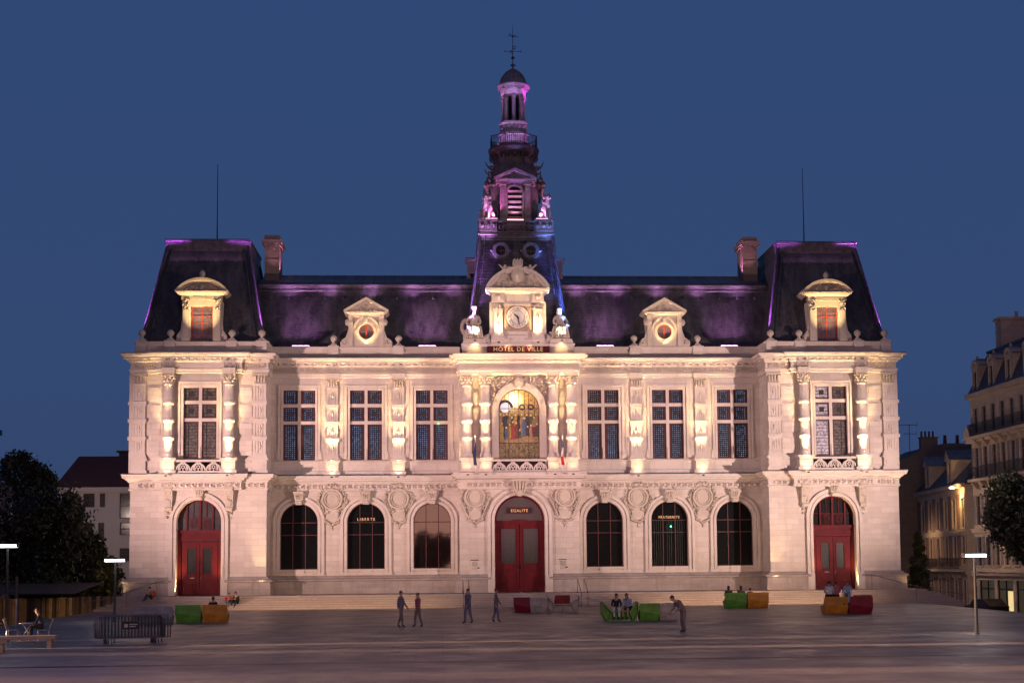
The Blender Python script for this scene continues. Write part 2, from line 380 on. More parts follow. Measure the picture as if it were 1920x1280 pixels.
for x0, x1 in ((-80, 80),):
    for k in range(64):
        a = x0+2.5*k; g.quad((a, -57.2, gz(a, -57.2)+.006), (a+2.5, -57.2, gz(a+2.5, -57.2)+.006), (a+2.5, -56.75, gz(a+2.5, -56.75)+.006), (a, -56.75, gz(a, -56.75)+.006))
tag(g.build('drain_channel', M_BLK), None, None, kind='structure')
# terrace with six steps wrapping round the front
M_STEP = stone_mat('step_stone', (.40, .34, .32), True, .5, .142, 1.4, .03)  # wide dark row joints painted in as the shade line under each nosing
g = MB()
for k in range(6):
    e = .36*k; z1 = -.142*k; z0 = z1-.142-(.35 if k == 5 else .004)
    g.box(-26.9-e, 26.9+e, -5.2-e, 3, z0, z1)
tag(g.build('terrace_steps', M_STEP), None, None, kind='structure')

# ================================================================== TOWN HALL
TH = thing('town_hall', 'long floodlit stone town hall with slate roofs, end pavilions and a central clock tower', 'town hall')
PX, CXW = 21.45, 4.1          # pavilion centre, centre-block half width
YP, YC = -2.42, -1.3
PATH = [(-26, 12), (-26, YP), (-17, YP), (-17, 0), (-CXW, 0), (-CXW, YC), (CXW, YC), (CXW, 0), (17, 0), (17, YP), (26, YP), (26, 12)]
q = .38
PATHC = [(-26, 12), (-26, YP), (-PX-2.75, YP), (-PX-2.75, YP-q), (-PX+2.75, YP-q), (-PX+2.75, YP), (-17, YP), (-17, 0), (-CXW, 0), (-CXW, YC-.25), (CXW, YC-.25), (CXW, 0), (17, 0), (17, YP),
         (PX-2.75, YP), (PX-2.75, YP-q), (PX+2.75, YP-q), (PX+2.75, YP), (26, YP), (26, 12)]
BAYS = [-15.07, -10.5, -5.96, 5.96, 10.5, 15.07]
# walls
for s in (-1, 1):
    m = MB(); a, b = (-17, -CXW) if s < 0 else (CXW, 17)
    ops = [('a', c-1.28, c+1.28, 1.67, 4.89) for c in BAYS if a < c < b]; wall(m, a, b, 0, 8, 0, ops, .40)
    ops = [('r', c-1.10, c+1.10, 9.14, 13.97) for c in BAYS if a < c < b]; wall(m, a, b, 8, 15, 0, ops, .32); m.build('wall', M_ST, TH)
for s in (-1, 1):
    m = MB(); c = s*PX; a, b = (-26, -17) if s < 0 else (17, 26)
    wall(m, a, b, 0, 8, YP, [('a', c-1.46, c+1.46, 0, 4.91)], .55); wall(m, a, b, 8, 15, YP, [('r', c-1.10, c+1.10, 9.15, 13.9)], .32)
    m.quad((a, 12, 0), (a, YP, 0), (a, YP, 15), (a, 12, 15)); m.quad((b, YP, 0), (b, 12, 0), (b, 12, 15), (b, YP, 15)); m.quad((b, 12, 0), (a, 12, 0), (a, 12, 15), (b, 12, 15))
    m.build('pavilion_wall', M_ST, TH)
m = MB(); wall(m, -CXW, CXW, 0, 8, YC, [('a', -1.71, 1.71, 0, 4.89)], .55); wall(m, -CXW, CXW, 8, 15, YC, [('a', -1.38, 1.42, 9.1, 12.48)], .35)
for s in (-1, 1): m.quad((s*CXW, YC, 0), (s*CXW, 0, 0), (s*CXW, 0, 15), (s*CXW, YC, 15))
m.build('central_wall', M_ST, TH)
m = MB(); m.box(-25.9, 25.9, 11.5, 12.02, 0, 15.9); m.build('rear_wall', M_ST, TH)
# plinth with openings cut at doors
PLP = [(.34, 0), (.30, .62), (.30, .86), (.42, .90), (.42, .99), (.22, 1.06), (.14, 1.16), (.02, 1.24)]
m = MB()
for pth in ([(-26, 12), (-26, YP), (-PX-1.75, YP)], [(-PX+1.75, YP), (-17, YP), (-17, 0), (-CXW, 0), (-CXW, YC), (-2.0, YC)], [(2.0, YC), (CXW, YC), (CXW, 0), (17, 0), (17, YP), (PX-1.75, YP)], [(PX+1.75, YP), (26, YP), (26, 12)]):
    m.sweep(pth, PLP)
for x, y in ((-PX-1.75, YP), (-PX+1.75, YP), (-2., YC), (2., YC), (PX-1.75, YP), (PX+1.75, YP)):
    m.add([(x, y-o, z) for o, z in PLP]+[(x, y, 1.24), (x, y, 0)], [tuple(range(10))])
m.build('plinth', M_PL, TH)
# lower cornice, upper cornice, bands
m = MB(); m.sweep(PATHC, [(.02, 6.98), (.10, 7.02), (.10, 7.10), (.05, 7.13), (.05, 7.50), (.12, 7.54), (.16, 7.62), (.30, 7.70), (.32, 7.78), (.46, 7.80), (.50, 7.98), (.54, 8.04)])
m.build('lower_cornice', M_SM, TH)
m = MB(); m.sweep(PATHC, [(.54, 8.04), (.56, 8.045), (.56, 8.09), (.3, 8.13), (-.05, 8.15)]); m.build('lead_flashing', M_LEAD, TH)
m = MB(); m.sweep(PATHC, [(.04, 14.80), (.10, 14.84), (.10, 14.98), (.15, 15.0), (.15, 15.12), (.06, 15.16), (.06, 15.52), (.14, 15.56), (.18, 15.62), (.18, 15.78), (.46, 15.80), (.46, 15.92), (.58, 15.98), (.64, 16.1), (.64, 16.14)])
m.build('upper_cornice', M_SM, TH)
m = MB(); m.sweep(PATHC, [(.64, 16.14), (.66, 16.145), (.66, 16.18), (.2, 16.24), (-.7, 16.26)]); m.build('gutter_flashing', M_LEAD, TH)
def along(path, pitch, pad=.2):
    for (a, b) in zip(path, path[1:]):
        a = Vector(a); b = Vector(b); L = (b-a).length; d = (b-a)/L
        if L < .8 or (abs(d.y) > .5 and L > 5): continue
        n = max(1, int((L-2*pad)/pitch)); st = (L-(n-1)*pitch)/2
        for k in range(n):
            p = a+d*(st+k*pitch); yield p, d, Vector((d.y, -d.x))
def place(p, d, nrm): return Matrix(((d.x, -nrm.x, 0, p.x), (d.y, -nrm.y, 0, p.y), (0, 0, 1, 0), (0, 0, 0, 1)))
m = MB()
for p, d, nn in along(PATHC, .50):      # modillions
    s0 = len(m.v); m.box(-.11, .11, -.44, -.15, 15.63, 15.80); m.trans(place(p, d, nn), s0)
m.build('modillion_row', M_SM, TH)
m = MB()
for i, (p, d, nn) in enumerate(along(PATHC, .46, .1)):      # carved frieze of arches and ribs
    if abs(abs(p.x)-PX) < 1.45: continue
    s0 = len(m.v); m.arcband(0, 15.32, .10, .15, -.17, -.05, 0, pi, 6); m.box(-.15, -.10, -.17, -.05, 15.19, 15.32); m.box(.10, .15, -.17, -.05, 15.19, 15.32)
    m.box(-.03, .03, -.17, -.05, 15.2, 15.4); m.box(.20, .235, -.17, -.05, 15.18, 15.5); m.box(-.235, -.20, -.17, -.05, 15.18, 15.5)
    m.trans(place(p, d, nn), s0)
m.build('upper_frieze', M_SM, TH)
m = MB()
for i, (p, d, nn) in enumerate(along(PATHC, .40, .12)):      # small discs of the lower frieze
    s0 = len(m.v); m.lathe([(.10, 0), (.11, .08), (.06, .13), (0.001, .14)], 0, 0, 10); m.trans(place(p, d, nn) @ Matrix.Translation((0, -.05, 7.31)) @ Matrix.Rotation(pi/2, 4, 'X'), s0)
    s0 = len(m.v); m.box(.185, .215, -.12, -.05, 7.16, 7.47); m.box(.14, .16, -.12, -.05, 7.16, 7.47); m.box(.24, .26, -.12, -.05, 7.16, 7.47); m.trans(place(p, d, nn), s0)
m.build('lower_frieze', M_SM, TH)
# GF arched windows -------------------------------------------------------
def arch_pane(m, c, hw, zb, zs, y):
    n = 24; m.add([(c-hw, y, zb), (c+hw, y, zb)]+[(c+hw*cos(pi*k/n), y, zs+hw*sin(pi*k/n)) for k in range(n+1)], [tuple(range(n+3))])
def arched(c, mirror):
    m = MB(); y = .26; hw = 1.28; zb, zs = 1.67, 4.89
    m.arcband(c, zs, hw-.05, hw+.02, y, y+.1); m.box(c-hw, c-hw+.05, y, y+.1, zb, zs); m.box(c+hw-.05, c+hw, y, y+.1, zb, zs); m.box(c-hw+.05, c+hw-.05, y, y+.1, zb, zb+.06)
    for dx in (-.43, .43):
        zt = zs+sqrt(hw*hw-dx*dx)-.03; m.box(c+dx-.028, c+dx+.028, y+.005, y+.09, zb+.06, zt)
    for z in (4.86, 4.02):
        for a, b in ((-hw+.05, -.458), (-.402, .402), (.458, hw-.05)): m.box(c+a, c+b, y+.012, y+.085, z-.028, z+.028)
    w = m.build('arched_window', M_WIN, TH)
    m = MB(); arch_pane(m, c, hw, zb, zs, y+.06); m.build('pane', M_GLM if mirror else M_GLD, w)
    m = MB(); yf = -.0                 # stone surround
    for (r0, r1, d) in ((hw+.02, hw+.20, .10), (hw+.20, hw+.27, .04), (hw+.27, hw+.46, .15)):
        m.arcband(c, zs, r0, r1, -d, .02, 0, pi, 28)
        for s in (-1, 1):
            a, b = sorted((c+s*r0, c+s*r1)); m.box(a, b, -d, .02, 1.45, zs)
    m.box(c-hw-.48, c+hw+.48, -.17, .02, 1.28, 1.45)
    m.box(c-hw-.02, c+hw+.02, -.16, .40, 1.56, 1.665); m.box(c-.36, c+.36, -.12, .0, 1.245, 1.56)
    w2 = m.build('window_surround', M_SM, TH)
    keystone(c, -.02, 6.2, 1., w2)
def keystone(c, y, z, k, par, name='keystone'):
    m = MB(); m.frus(c-.20*k, c+.20*k, y-.30*k, y, z-.12, c-.36*k, c+.36*k, y-.42*k, y, z+.78*k)
    m.tube([(c-.33*k, y-.36*k, z+.66*k), (c+.33*k, y-.36*k, z+.66*k)], .09*k, 8)
    for dx in (-.2, -.07, .07, .2): m.tube([(c+dx*k, y-.44*k, z+.6*k), (c+dx*.7*k, y-.36*k, z+.22*k)], .035*k, 5)
    m.tube([(c-.18*k, y-.36*k, z+.05), (c+.18*k, y-.36*k, z+.05)], .10*k, 8)
    for s in (-1, 1): m.tube([(c+s*.30*k, y-.2*k, z+.3*k), (c+s*.38*k, y-.3*k, z+.6*k), (c+s*.48*k, y-.25*k, z+.95*k)], .05*k, 5)
    return m.build(name, M_SCU, par)
for i, c in enumerate(BAYS): arched(c, i == 2)
# gilt words inside the second bays
m = MB(); put_text(m, 'LIBERTE', -10.5, .20, 4.98, .27, .015, 1., 1.35); m.build('gilt_word', M_GOLD, TH)
m = MB(); put_text(m, 'FRATERNITE', 10.5, .20, 4.98, .25, .015, .95, 1.15); m.build('gilt_word', M_GOLD, TH)
m = MB()                                # blind slats behind the fraternity window
for k in range(15):
    if k in (4, 5, 9): continue
    m.box(10.5-1.05+.15*k, 10.5-1.04+.15*k, .29, .312, 1.75, 4.8)
m.build('blind', plain('vertical_blind', (.10, .13, .11), .6), TH)
m = MB(); m.ell((10.62, .24, 4.42), (.05, .05, .05)); m.ell((-5.5, .24, 11.60), (.05, .05, .05)); m.build('exit_light', M_GREEN, TH)
point((10.62, .10, 4.42), 3, (.1, 1, .3)); point((-5.5, .1, 11.6), 3, (.1, 1, .3))
# first-floor mullioned windows ---------------------------------------------
def upper_window(c, y, pav=0):
    zs = (9.14, 11.62, 11.84, 12.80, 13.03, 13.97); h = 1.10; yy = y+.16
    m = MB(); m.box(c-.105, c+.105, yy-.06, yy+.14, 9.14, 13.97)
    for z0, z1 in ((11.62, 11.84), (12.80, 13.03)):
        m.box(c-h, c-.105, yy-.05, yy+.13, z0, z1); m.box(c+.105, c+h, yy-.05, yy+.13, z0, z1)
    m.tube([(c, yy-.07, 9.14), (c, yy-.07, 9.9)], .08, 6)
    w = m.build('window', M_SM, TH)
    f = MB(); p = MB(); pw = MB(); pc = MB()
    for s in (-1, 1):
        for (z0, z1) in ((9.14, 11.62), (11.84, 12.80), (13.03, 13.97)):
            a, b = sorted((c+s*.105, c+s*h)); t = .085
            f.box(a, a+t, yy+.03, yy+.1, z0, z1); f.box(b-t, b, yy+.03, yy+.1, z0, z1); f.box(a+t, b-t, yy+.03, yy+.1, z0, z0+t); f.box(a+t, b-t, yy+.03, yy+.1, z1-t, z1)
            q_ = pw if (pav == 2 and s < 0) else p
            if pav == 0: 
                f.box(a+t, a+t+.07, yy+.045, yy+.09, z0+t, z1-t); f.box(b-t-.07, b-t, yy+.045, yy+.09, z0+t, z1-t)
            q_.quad((a+t, yy+.08, z0+t), (b-t, yy+.08, z0+t), (b-t, yy+.08, z1-t), (a+t, yy+.08, z1-t))
            if z0 > 11:
                mx_, mz = (a+b)/2, (z0+z1)/2; r = .17
                pc = MB(); pc.box(mx_-r, mx_+r, yy+.065, yy+.075, mz-r, mz+r); pc.build('rosette', M_SGC, w)
    f.build('sash', M_WIN, w); p.build('pane', M_SG if pav == 0 else M_PG, w)
    if pw.v: pw.build('pane', M_PGW, w)
    m = MB()
    for (o0, o1, d) in ((0, .13, .06), (.13, .20, .02), (.20, .33, .11)):
        for s in (-1, 1):
            a, b = sorted((c+s*(h+o0), c+s*(h+o1))); m.box(a, b, y-d, y+.02, 9.14, 13.97+o0)
        m.box(c-h-o1, c+h+o1, y-d, y+.02, 13.97+o0, 13.97+o1)
    if pav == 0:
        m.box(c-1.62, c-1.56, y-.03, y+.02, 9.3, 14.5); m.box(c+1.56, c+1.62, y-.03, y+.02, 9.3, 14.5); m.box(c-1.62, c+1.62, y-.03, y+.02, 14.5, 14.56)
        for s in (-1, 1): m.box(c+s*1.48-.06, c+s*1.48+.06, y-.09, y+.02, 9.2, 9.75)
    m.build('window_surround', M_SM, TH)
for c in BAYS: upper_window(c, 0)
upper_window(-PX, YP, 1); upper_window(PX, YP, 2)
# sill band course
for a, b in ((-17, -CXW), (CXW, 17)): m = MB(); m.sweep([(a, 0), (b, 0)], [(.10, 8.0), (.10, 8.34), (.03, 8.42), (.02, 8.95), (.10, 9.0), (.10, 9.08), (.0, 9.13)]); m.build('string_course', M_SM, TH)
# pilasters / columns -------------------------------------------------------
def capital(m, c, y, r, z, flat):
    """corinthian capital: bell, two rings of leaves, corner volutes, abacus"""
    if flat: m.box(c-r, c+r, y-.10, y+.05, z, z+.58)
    else: m.lathe([(r*.9, z), (r*.95, z+.3), (r*1.25, z+.56)], c, y, 12)
    for row, zz_, s_ in ((0, z+.17, .9), (1, z+.38, 1.0)):
        n = 4 if flat else 8
        for k in range(n):
            if flat:
                xx = c-r+(k+.5+.5*row*(1 if k < n-1 else -1)*0)*2*r/n; m.ell((xx, y-.13-.04*row, zz_), (.075, .05, .13), None, 6, 4); m.ell((xx, y-.19-.05*row, zz_+.10), (.06, .04, .035), None, 6, 4)
            else:
                a = 2*pi*(k+.5*row)/n; R = r*1.12+.05*row; m.ell((c+R*cos(a), y+R*sin(a), zz_), (.075, .075, .13), None, 6, 4); m.ell((c+(R+.07)*cos(a), y+(R+.07)*sin(a), zz_+.1), (.055, .055, .035), None, 6, 4)
    for s in (-1, 1): m.tube([(c+s*r*.7, y-(.12 if flat else r), z+.45), (c+s*r*1.15, y-(.16 if flat else r*1.1), z+.55), (c+s*r*1.3, y-(.18 if flat else r*1.15), z+.48)], .05, 5)
    if flat: m.box(c-r*1.28, c+r*1.28, y-.22, y+.05, z+.58, z+.68)
    else: m.box(c-r*1.35, c+r*1.35, y-r*1.35, y+r*1.35, z+.58, z+.68)
BANDS = (10.50, 11.68, 12.86)
def pedestal(c, y, hw, dep, nm='pedestal'):
    m = MB(); m.box(c-hw-.10, c+hw+.10, y-dep-.10, y+.05, 8.1, 8.30); m.box(c-hw, c+hw, y-dep, y+.05, 8.30, 8.92)
    m.box(c-hw*.65, c+hw*.65, y-dep-.02, y-dep+.01, 8.42, 8.80); m.box(c-hw-.05, c+hw+.05, y-dep-.05, y+.05, 8.92, 8.98); m.box(c-hw-.12, c+hw+.12, y-dep-.12, y+.05, 8.98, 9.11)
    return m.build(nm, M_SM, TH)
def pilaster(c, y, w, proj=.14):
    m = MB(); h = w/2
    m.box(c-h-.10, c+h+.10, y-proj-.10, y+.02, 9.11, 9.28); m.box(c-h-.04, c+h+.04, y-proj-.04, y+.02, 9.28, 9.42)
    m.box(c-h, c+h, y-proj+.04, y+.02, 9.42, 14.12)
    for z0, z1 in ((9.5, 10.36), (10.64, 11.54), (11.82, 12.72), (13.0, 14.05)):
        m.box(c-h, c-h+.09, y-proj, y-proj+.05, z0, z1); m.box(c+h-.09, c+h, y-proj, y-proj+.05, z0, z1); m.box(c-h*.45, c-h*.30, y-proj, y-proj+.05, z0, z1); m.box(c+h*.30, c+h*.45, y-proj, y-proj+.05, z0, z1)
        mz = (z0+z1)/2; m.ell((c, y-proj+.03, mz), (.07, .05, .30), None, 6, 5); m.ell((c, y-proj+.02, mz), (.11, .05, .10), None, 6, 4)
        m.box(c-h*.8, c+h*.8, y-proj-.01, y-proj+.05, z1-.05, z1)
    for z in BANDS: m.box(c-h-.07, c+h+.07, y-proj-.09, y+.02, z-.12, z+.10); m.box(c-h-.03, c+h+.03, y-proj-.05, y+.02, z-.17, z-.12)
    m.box(c-h-.03, c+h+.03, y-proj-.04, y+.02, 14.05, 14.14)
    o = m.build('pilaster', M_SM, TH); k = MB(); capital(k, c, y-.02, h, 14.14, True); k.build('capital', M_SCU, o)
def column(c, y, r=.31):
    m = MB(); m.lathe([(r*1.35, 9.11), (r*1.35, 9.2), (r*1.15, 9.24), (r*1.28, 9.32), (r*1.05, 9.42)], c, y, 20)
    z0 = 9.42
    for z in BANDS+(14.1,):
        m.lathe([(r*.97, z0), (r*.94, z-.15)], c, y, 40, 0, 2*pi, False, .10)
        if z < 14: m.lathe([(r*1.05, z-.20), (r*1.22, z-.12), (r*1.22, z+.06), (r*1.05, z+.12)], c, y, 24); z0 = z+.12
    m.lathe([(r*.92, 13.95), (r*1.05, 14.0), (r*1.05, 14.08), (r*.9, 14.14)], c, y, 20)
    o = m.build('column', M_SM, TH); k = MB(); capital(k, c, y, r, 14.12, False); k.build('capital', M_SCU, o)
for c in (-12.78, -8.25, 8.25, 12.78):
    pilaster(c, 0, .72); pedestal(c, 0, .42, .38); m = MB(); m.box(c-.46, c+.46, -.26, 0, 14.82, 15.12); m.build('impost_block', M_SM, TH)
for s in (-1, 1):
    for d in (-1, 1):
        column(s*PX+d*2.0, YP-.42); pedestal(s*PX+d*2.0, YP, .46, .78)
        m = MB(); m.box(s*PX+d*2.0-.42, s*PX+d*2.0+.42, YP-.84, YP, 14.80, 15.14); m.build('impost_block', M_SM, TH)
        pilaster(s*PX+d*(4.0), YP, .80, .18)
        m = MB(); c = s*PX+d*4.0; m.box(c-.55, c+.55, YP-.30, YP+.02, 8.1, 8.32); m.box(c-.46, c+.46, YP-.22, YP+.02, 8.32, 8.95); m.box(c-.3, c+.3, YP-.245, YP-.2, 8.45, 8.82); m.box(c-.56, c+.56, YP-.32, YP+.02, 8.95, 9.11)
        m.build('pedestal', M_SM, TH)
        m = MB()        # recessed panels between pilaster and column
        cc = s*PX+d*3.05
        for z0, z1 in ((9.3, 10.3), (10.7, 11.5), (11.9, 12.7), (13.05, 13.9)): m.box(cc-.42, cc+.42, YP-.05, YP+.01, z0, z1)
        m.build('wall_panel', M_ST, TH)
    # side pilaster returns on the outer flank
    x = s*26
    for y0 in (-2.3, 9.5): 
        m = MB(); a, b = sorted((x, x+s*.16)); m.box(a, b, y0, y0+.8, 8.1, 14.8)
        for z in BANDS: a, b = sorted((x, x+s*.24)); m.box(a, b, y0-.05, y0+.85, z-.12, z+.1)
        m.build('flank_pilaster', M_SM, TH)
for s in (-1, 1):
    for c in (s*2.33, s*3.56): column(c, YC-.50)
    c = s*2.95; m = MB(); m.box(c-1.10, c+1.10, YC-.98, YC, 8.1, 8.30); m.box(c-1.02, c+1.02, YC-.88, YC, 8.30, 8.92)
    for d in (-.61, .61): m.box(c+d-.34, c+d+.34, YC-.91, YC-.87, 8.42, 8.82)
    m.box(c-1.12, c+1.12, YC-1.0, YC, 8.92, 9.11); m.build('pedestal', M_SM, TH)
    m = MB(); m.box(c-1.05, c+1.05, YC-.95, YC, 14.80, 15.14); m.build('impost_block', M_SM, TH)
    m = MB()
    for z0, z1 in ((9.3, 10.3), (10.6, 11.4), (11.7, 12.6), (12.9, 13.7)): m.box(c-.20, c+.20, YC-.06, YC, z0, z1)
    m.build('wall_panel', M_ST, TH)
# the centre block's entablature stands out over the columns
m = MB(); m.sweep([(-CXW-.0, YC-.25), (-CXW, YC-.98), (CXW, YC-.98), (CXW, YC-.25)], [(-.3, 14.86), (.0, 14.86), (.0, 14.98), (.05, 15.0), (.05, 15.14), (-.02, 15.17), (-.02, 15.53), (.06, 15.57), (.1, 15.64), (.1, 15.79), (.30, 15.81), (.36, 16.0), (.42, 16.12), (.42, 16.17), (-.6, 16.3)])
m.box(-CXW, CXW, YC-.97, YC, 14.85, 14.87)
for k in range(16): x = -3.75+.5*k; m.box(x-.11, x+.11, YC-1.24, YC-1.08, 15.65, 15.80)
m.build('central_entablature', M_SM, TH)
m = MB()
for k in range(17):
    x = -3.68+.46*k; y0 = YC-1.02; m.arcband(x, 15.33, .10, .15, y0-.02, y0+.04, 0, pi, 6); m.box(x-.15, x-.1, y0-.02, y0+.04, 15.2, 15.33); m.box(x+.1, x+.15, y0-.02, y0+.04, 15.2, 15.33)
    m.box(x+.20, x+.235, y0-.02, y0+.04, 15.19, 15.5); m.box(x-.025, x+.025, y0-.025, y0+.04, 15.21, 15.41)
m.build('central_frieze', M_SM, TH)
m = MB(); m.sweep([(-4.3, YC-.2), (-4.3, YC-1.12), (4.3, YC-1.12), (4.3, YC-.2)], [(-.2, 7.66), (.05, 7.70), (.07, 7.78), (.15, 7.82), (.18, 7.98), (.22, 8.05), (.22, 8.09), (-.5, 8.15)])
m.build('balcony_slab', M_SM, TH)
# balustrades
def balustrade(c, y, hw, nn):
    m = MB(); m.box(c-hw, c+hw, y-.12, y+.12, 8.12, 8.26); m.box(c-hw, c+hw, y-.13, y+.13, 8.86, 9.0)
    p = 2*hw/nn
    for k in range(nn):
        cx = c-hw+p*(k+.5); m.arcband(cx, 8.29, p*.40, p*.50, y-.06, y+.06, 0, pi, 14)
        m.arcband(cx-.5*p, 8.29, p*.74, p*.84, y-.05, y+.05, radians(5), radians(60), 8); m.arcband(cx+.5*p, 8.29, p*.74, p*.84, y-.05, y+.05, radians(120), radians(175), 8)
        m.arcband(cx, 8.52, .07, .13, y-.06, y+.06, 0, 2*pi, 12); m.box(cx-.03, cx+.03, y-.05, y+.05, 8.26, 8.45)
        for s in (-1, 1): m.arcband(cx+s*.19*p/.8, 8.40, .05, .10, y-.06, y+.06, 0, 2*pi, 10)
    return m.build('balustrade', M_SM, TH)
balustrade(-PX, YP-.55, 1.50, 3); balustrade(PX, YP-.55, 1.50, 3); balustrade(0, YC-.72, 1.86, 4)
for c_, y_, w_ in ((-PX, YP, 1.3), (PX, YP, 1.3), (0, YC, 1.75)): m = MB(); m.box(c_-w_, c_+w_, y_-.03, y_+.02, 8.15, 8.98); m.build('balcony_dark_panel', M_BLK, TH)  # flat black panel added behind each balustrade so its openings read dark
# medallions with garlands
def medallion(c, y, z=6.45, big=1.):
    m = MB()
    for r, t, d in ((.66, .09, .13), (.50, .05, .08)):
        m.tube([(c+r*cos(2*pi*k/28), y-d*.6, z+r*sin(2*pi*k/28)) for k in range(28)], t, 6, True)
    m.arcband(c, z, .50, .66, y-.05, y+.01, 0, 2*pi, 28)
    m.arcband(c, z, .0, .40, y-.03, y+.01, 0, 2*pi, 24)
    R = random.Random(int(c*10)); 
    for k in range(46):
        a = 2*pi*k/46+R.uniform(-.05, .05); rr = R.uniform(.80, .98)
        if abs(sin(a)) > .95 and sin(a) < 0: continue
        m.leaf((c+rr*cos(a)*1.02, y-.07, z+rr*sin(a)), R.uniform(.18, .30), .10, -a+R.uniform(-1, 1), .12)
    for s in (-1, 1):
        for k in range(9): m.leaf((c+s*(1.02-.06*k), y-.08, z-.1-.14*k), .26, .11, s*(1.2+.5*(k % 2)), .12)
        m.tube([(c+s*.12, y-.1, z+.75), (c+s*.34, y-.12, z+.98), (c+s*.16, y-.1, z+1.12), (c+s*.03, y-.12, z+.92)], .055, 6)
    m.box(c-.42, c+.42, y-.08, y+.01, z-1.36, z-.98); m.box(c-.34, c+.34, y-.10, y-.07, z-1.29, z-1.05)
    for s in (-1, 1): m.tube([(c+s*.42, y-.08, z-1.4), (c+s*.55, y-.1, z-1.2), (c+s*.47, y-.08, z-.92), (c+s*.3, y-.1, z-.86)], .055, 6)
    for k in range(26):
        t = k/25; xx = (t-.5)*1.05; zz_ = z-1.50-.32*(1-abs(t-.5)*2)*R.uniform(.5, 1.1); m.leaf((c+xx, y-.07, zz_), R.uniform(.16, .26), .09, R.uniform(-1.6, 1.6), .12)
    for k in range(5): m.leaf((c+R.uniform(-.05, .05), y-.06, z-1.75-.08*k), .13, .07, R.uniform(0, 3), .045)
    m.build('medallion', M_SCU, TH)
for c in (-12.8, -8.26, 8.30, 12.85): medallion(c, 0)
medallion(-3.05, YC, 6.48); medallion(3.12, YC, 6.50)
# door cases ---------------------------------------------------------------
def doorcase(c, y, hw, zs, wdt, big):
    m = MB()
    for (a0, a1, d) in ((.02, wdt*.42, .12), (wdt*.42, wdt*.55, .05), (wdt*.55, wdt, .18)):
        m.arcband(c, zs, hw+a0, hw+a1, y-d, y+.02, 0, pi, 32)
        for s in (-1, 1):
            a, b = sorted((c+s*(hw+a0), c+s*(hw+a1))); m.box(a, b, y-d, y+.02, 1.15, zs)
    for s in (-1, 1):
        a, b = sorted((c+s*(hw+.02), c+s*(hw+wdt))); m.box(a, b, y-.36, y+.02, .005, 1.0); m.box(a, b, y-.28, y+.02, 1.0, 1.15)
    return m.build('door_surround', M_SM, TH)
d1 = doorcase(-PX, YP, 1.46, 4.91, .48, 0); d2 = doorcase(PX, YP, 1.46, 4.91, .48, 0); d3 = doorcase(0, YC, 1.71, 4.89, .50, 1)
keystone(-PX, YP-.08, 6.45, .95, d1); keystone(PX, YP-.08, 6.45, .95, d2)
m = MB()                                 # big sculpted keystone of the centre
c, y, z = 0, YC, 6.55
m.frus(c-.30, c+.30, y-.40, y, z, c-.62, c+.62, y-.75, y, z+1.1)
m.tube([(c-.6, y-.72, z+1.0), (c-.42, y-.7, z+1.06), (c+.42, y-.7, z+1.06), (c+.6, y-.72, z+1.0)], .11, 8)
for dx in (-.42, -.22, 0, .22, .42): m.tube([(c+dx*1.1, y-.78, z+.95), (c+dx*.9, y-.66, z+.5), (c+dx*.5, y-.48, z+.08)], .07, 6)
m.ell((c, y-.6, z+.15), (.26, .16, .24)); R = random.Random(3)
for k in range(120):
    s = R.choice((-1, 1)); t = R.random(); xx = .55+1.05*t; zz_ = z+1.05-R.random()*(.85*(1-t)+.12)
    m.leaf((c+s*xx, y-.16, zz_), R.uniform(.15, .28), .09, R.uniform(-1.5, 1.5), .07)
for k in range(50):
    a = radians(35+110*k/49); m.leaf((c+2.0*cos(a), y-.18, 4.89+1.98*sin(a)), .2, .09, R.uniform(-1.5, 1.5), .05)
m.build('keystone', M_SCU, d3)
# consoles under the pavilion pedestals
for s in (-1, 1):
    for d in (-1, 1):
        c = s*PX+d*2.0; y = YP; m = MB(); R = random.Random(5)
        m.box(c-.30, c+.30, y-.50, y, 7.0, 7.62); m.frus(c-.24, c+.24, y-.20, y, 5.6, c-.30, c+.30, y-.46, y, 7.0)
        m.tube([(c-.26, y-.46, 7.05), (c+.26, y-.46, 7.05)], .12, 8); m.tube([(c-.22, y-.24, 5.75), (c+.22, y-.24, 5.75)], .14, 8)
        for k in range(26): z = R.uniform(5.75, 7.5); m.leaf((c+R.uniform(-.18, .18), y-.24-.16*(z-5.6), z), .17, .075, R.uniform(-1.5, 1.5), .05)
        for k in range(9): m.leaf((c+R.uniform(-.14, .14), y-.12, 5.55-R.random()*.4), .16, .07, R.uniform(-1.5, 1.5), .06)
        m.box(c-.34, c+.34, y-.56, y, 7.62, 7.70); m.build('console', M_SCU, TH)
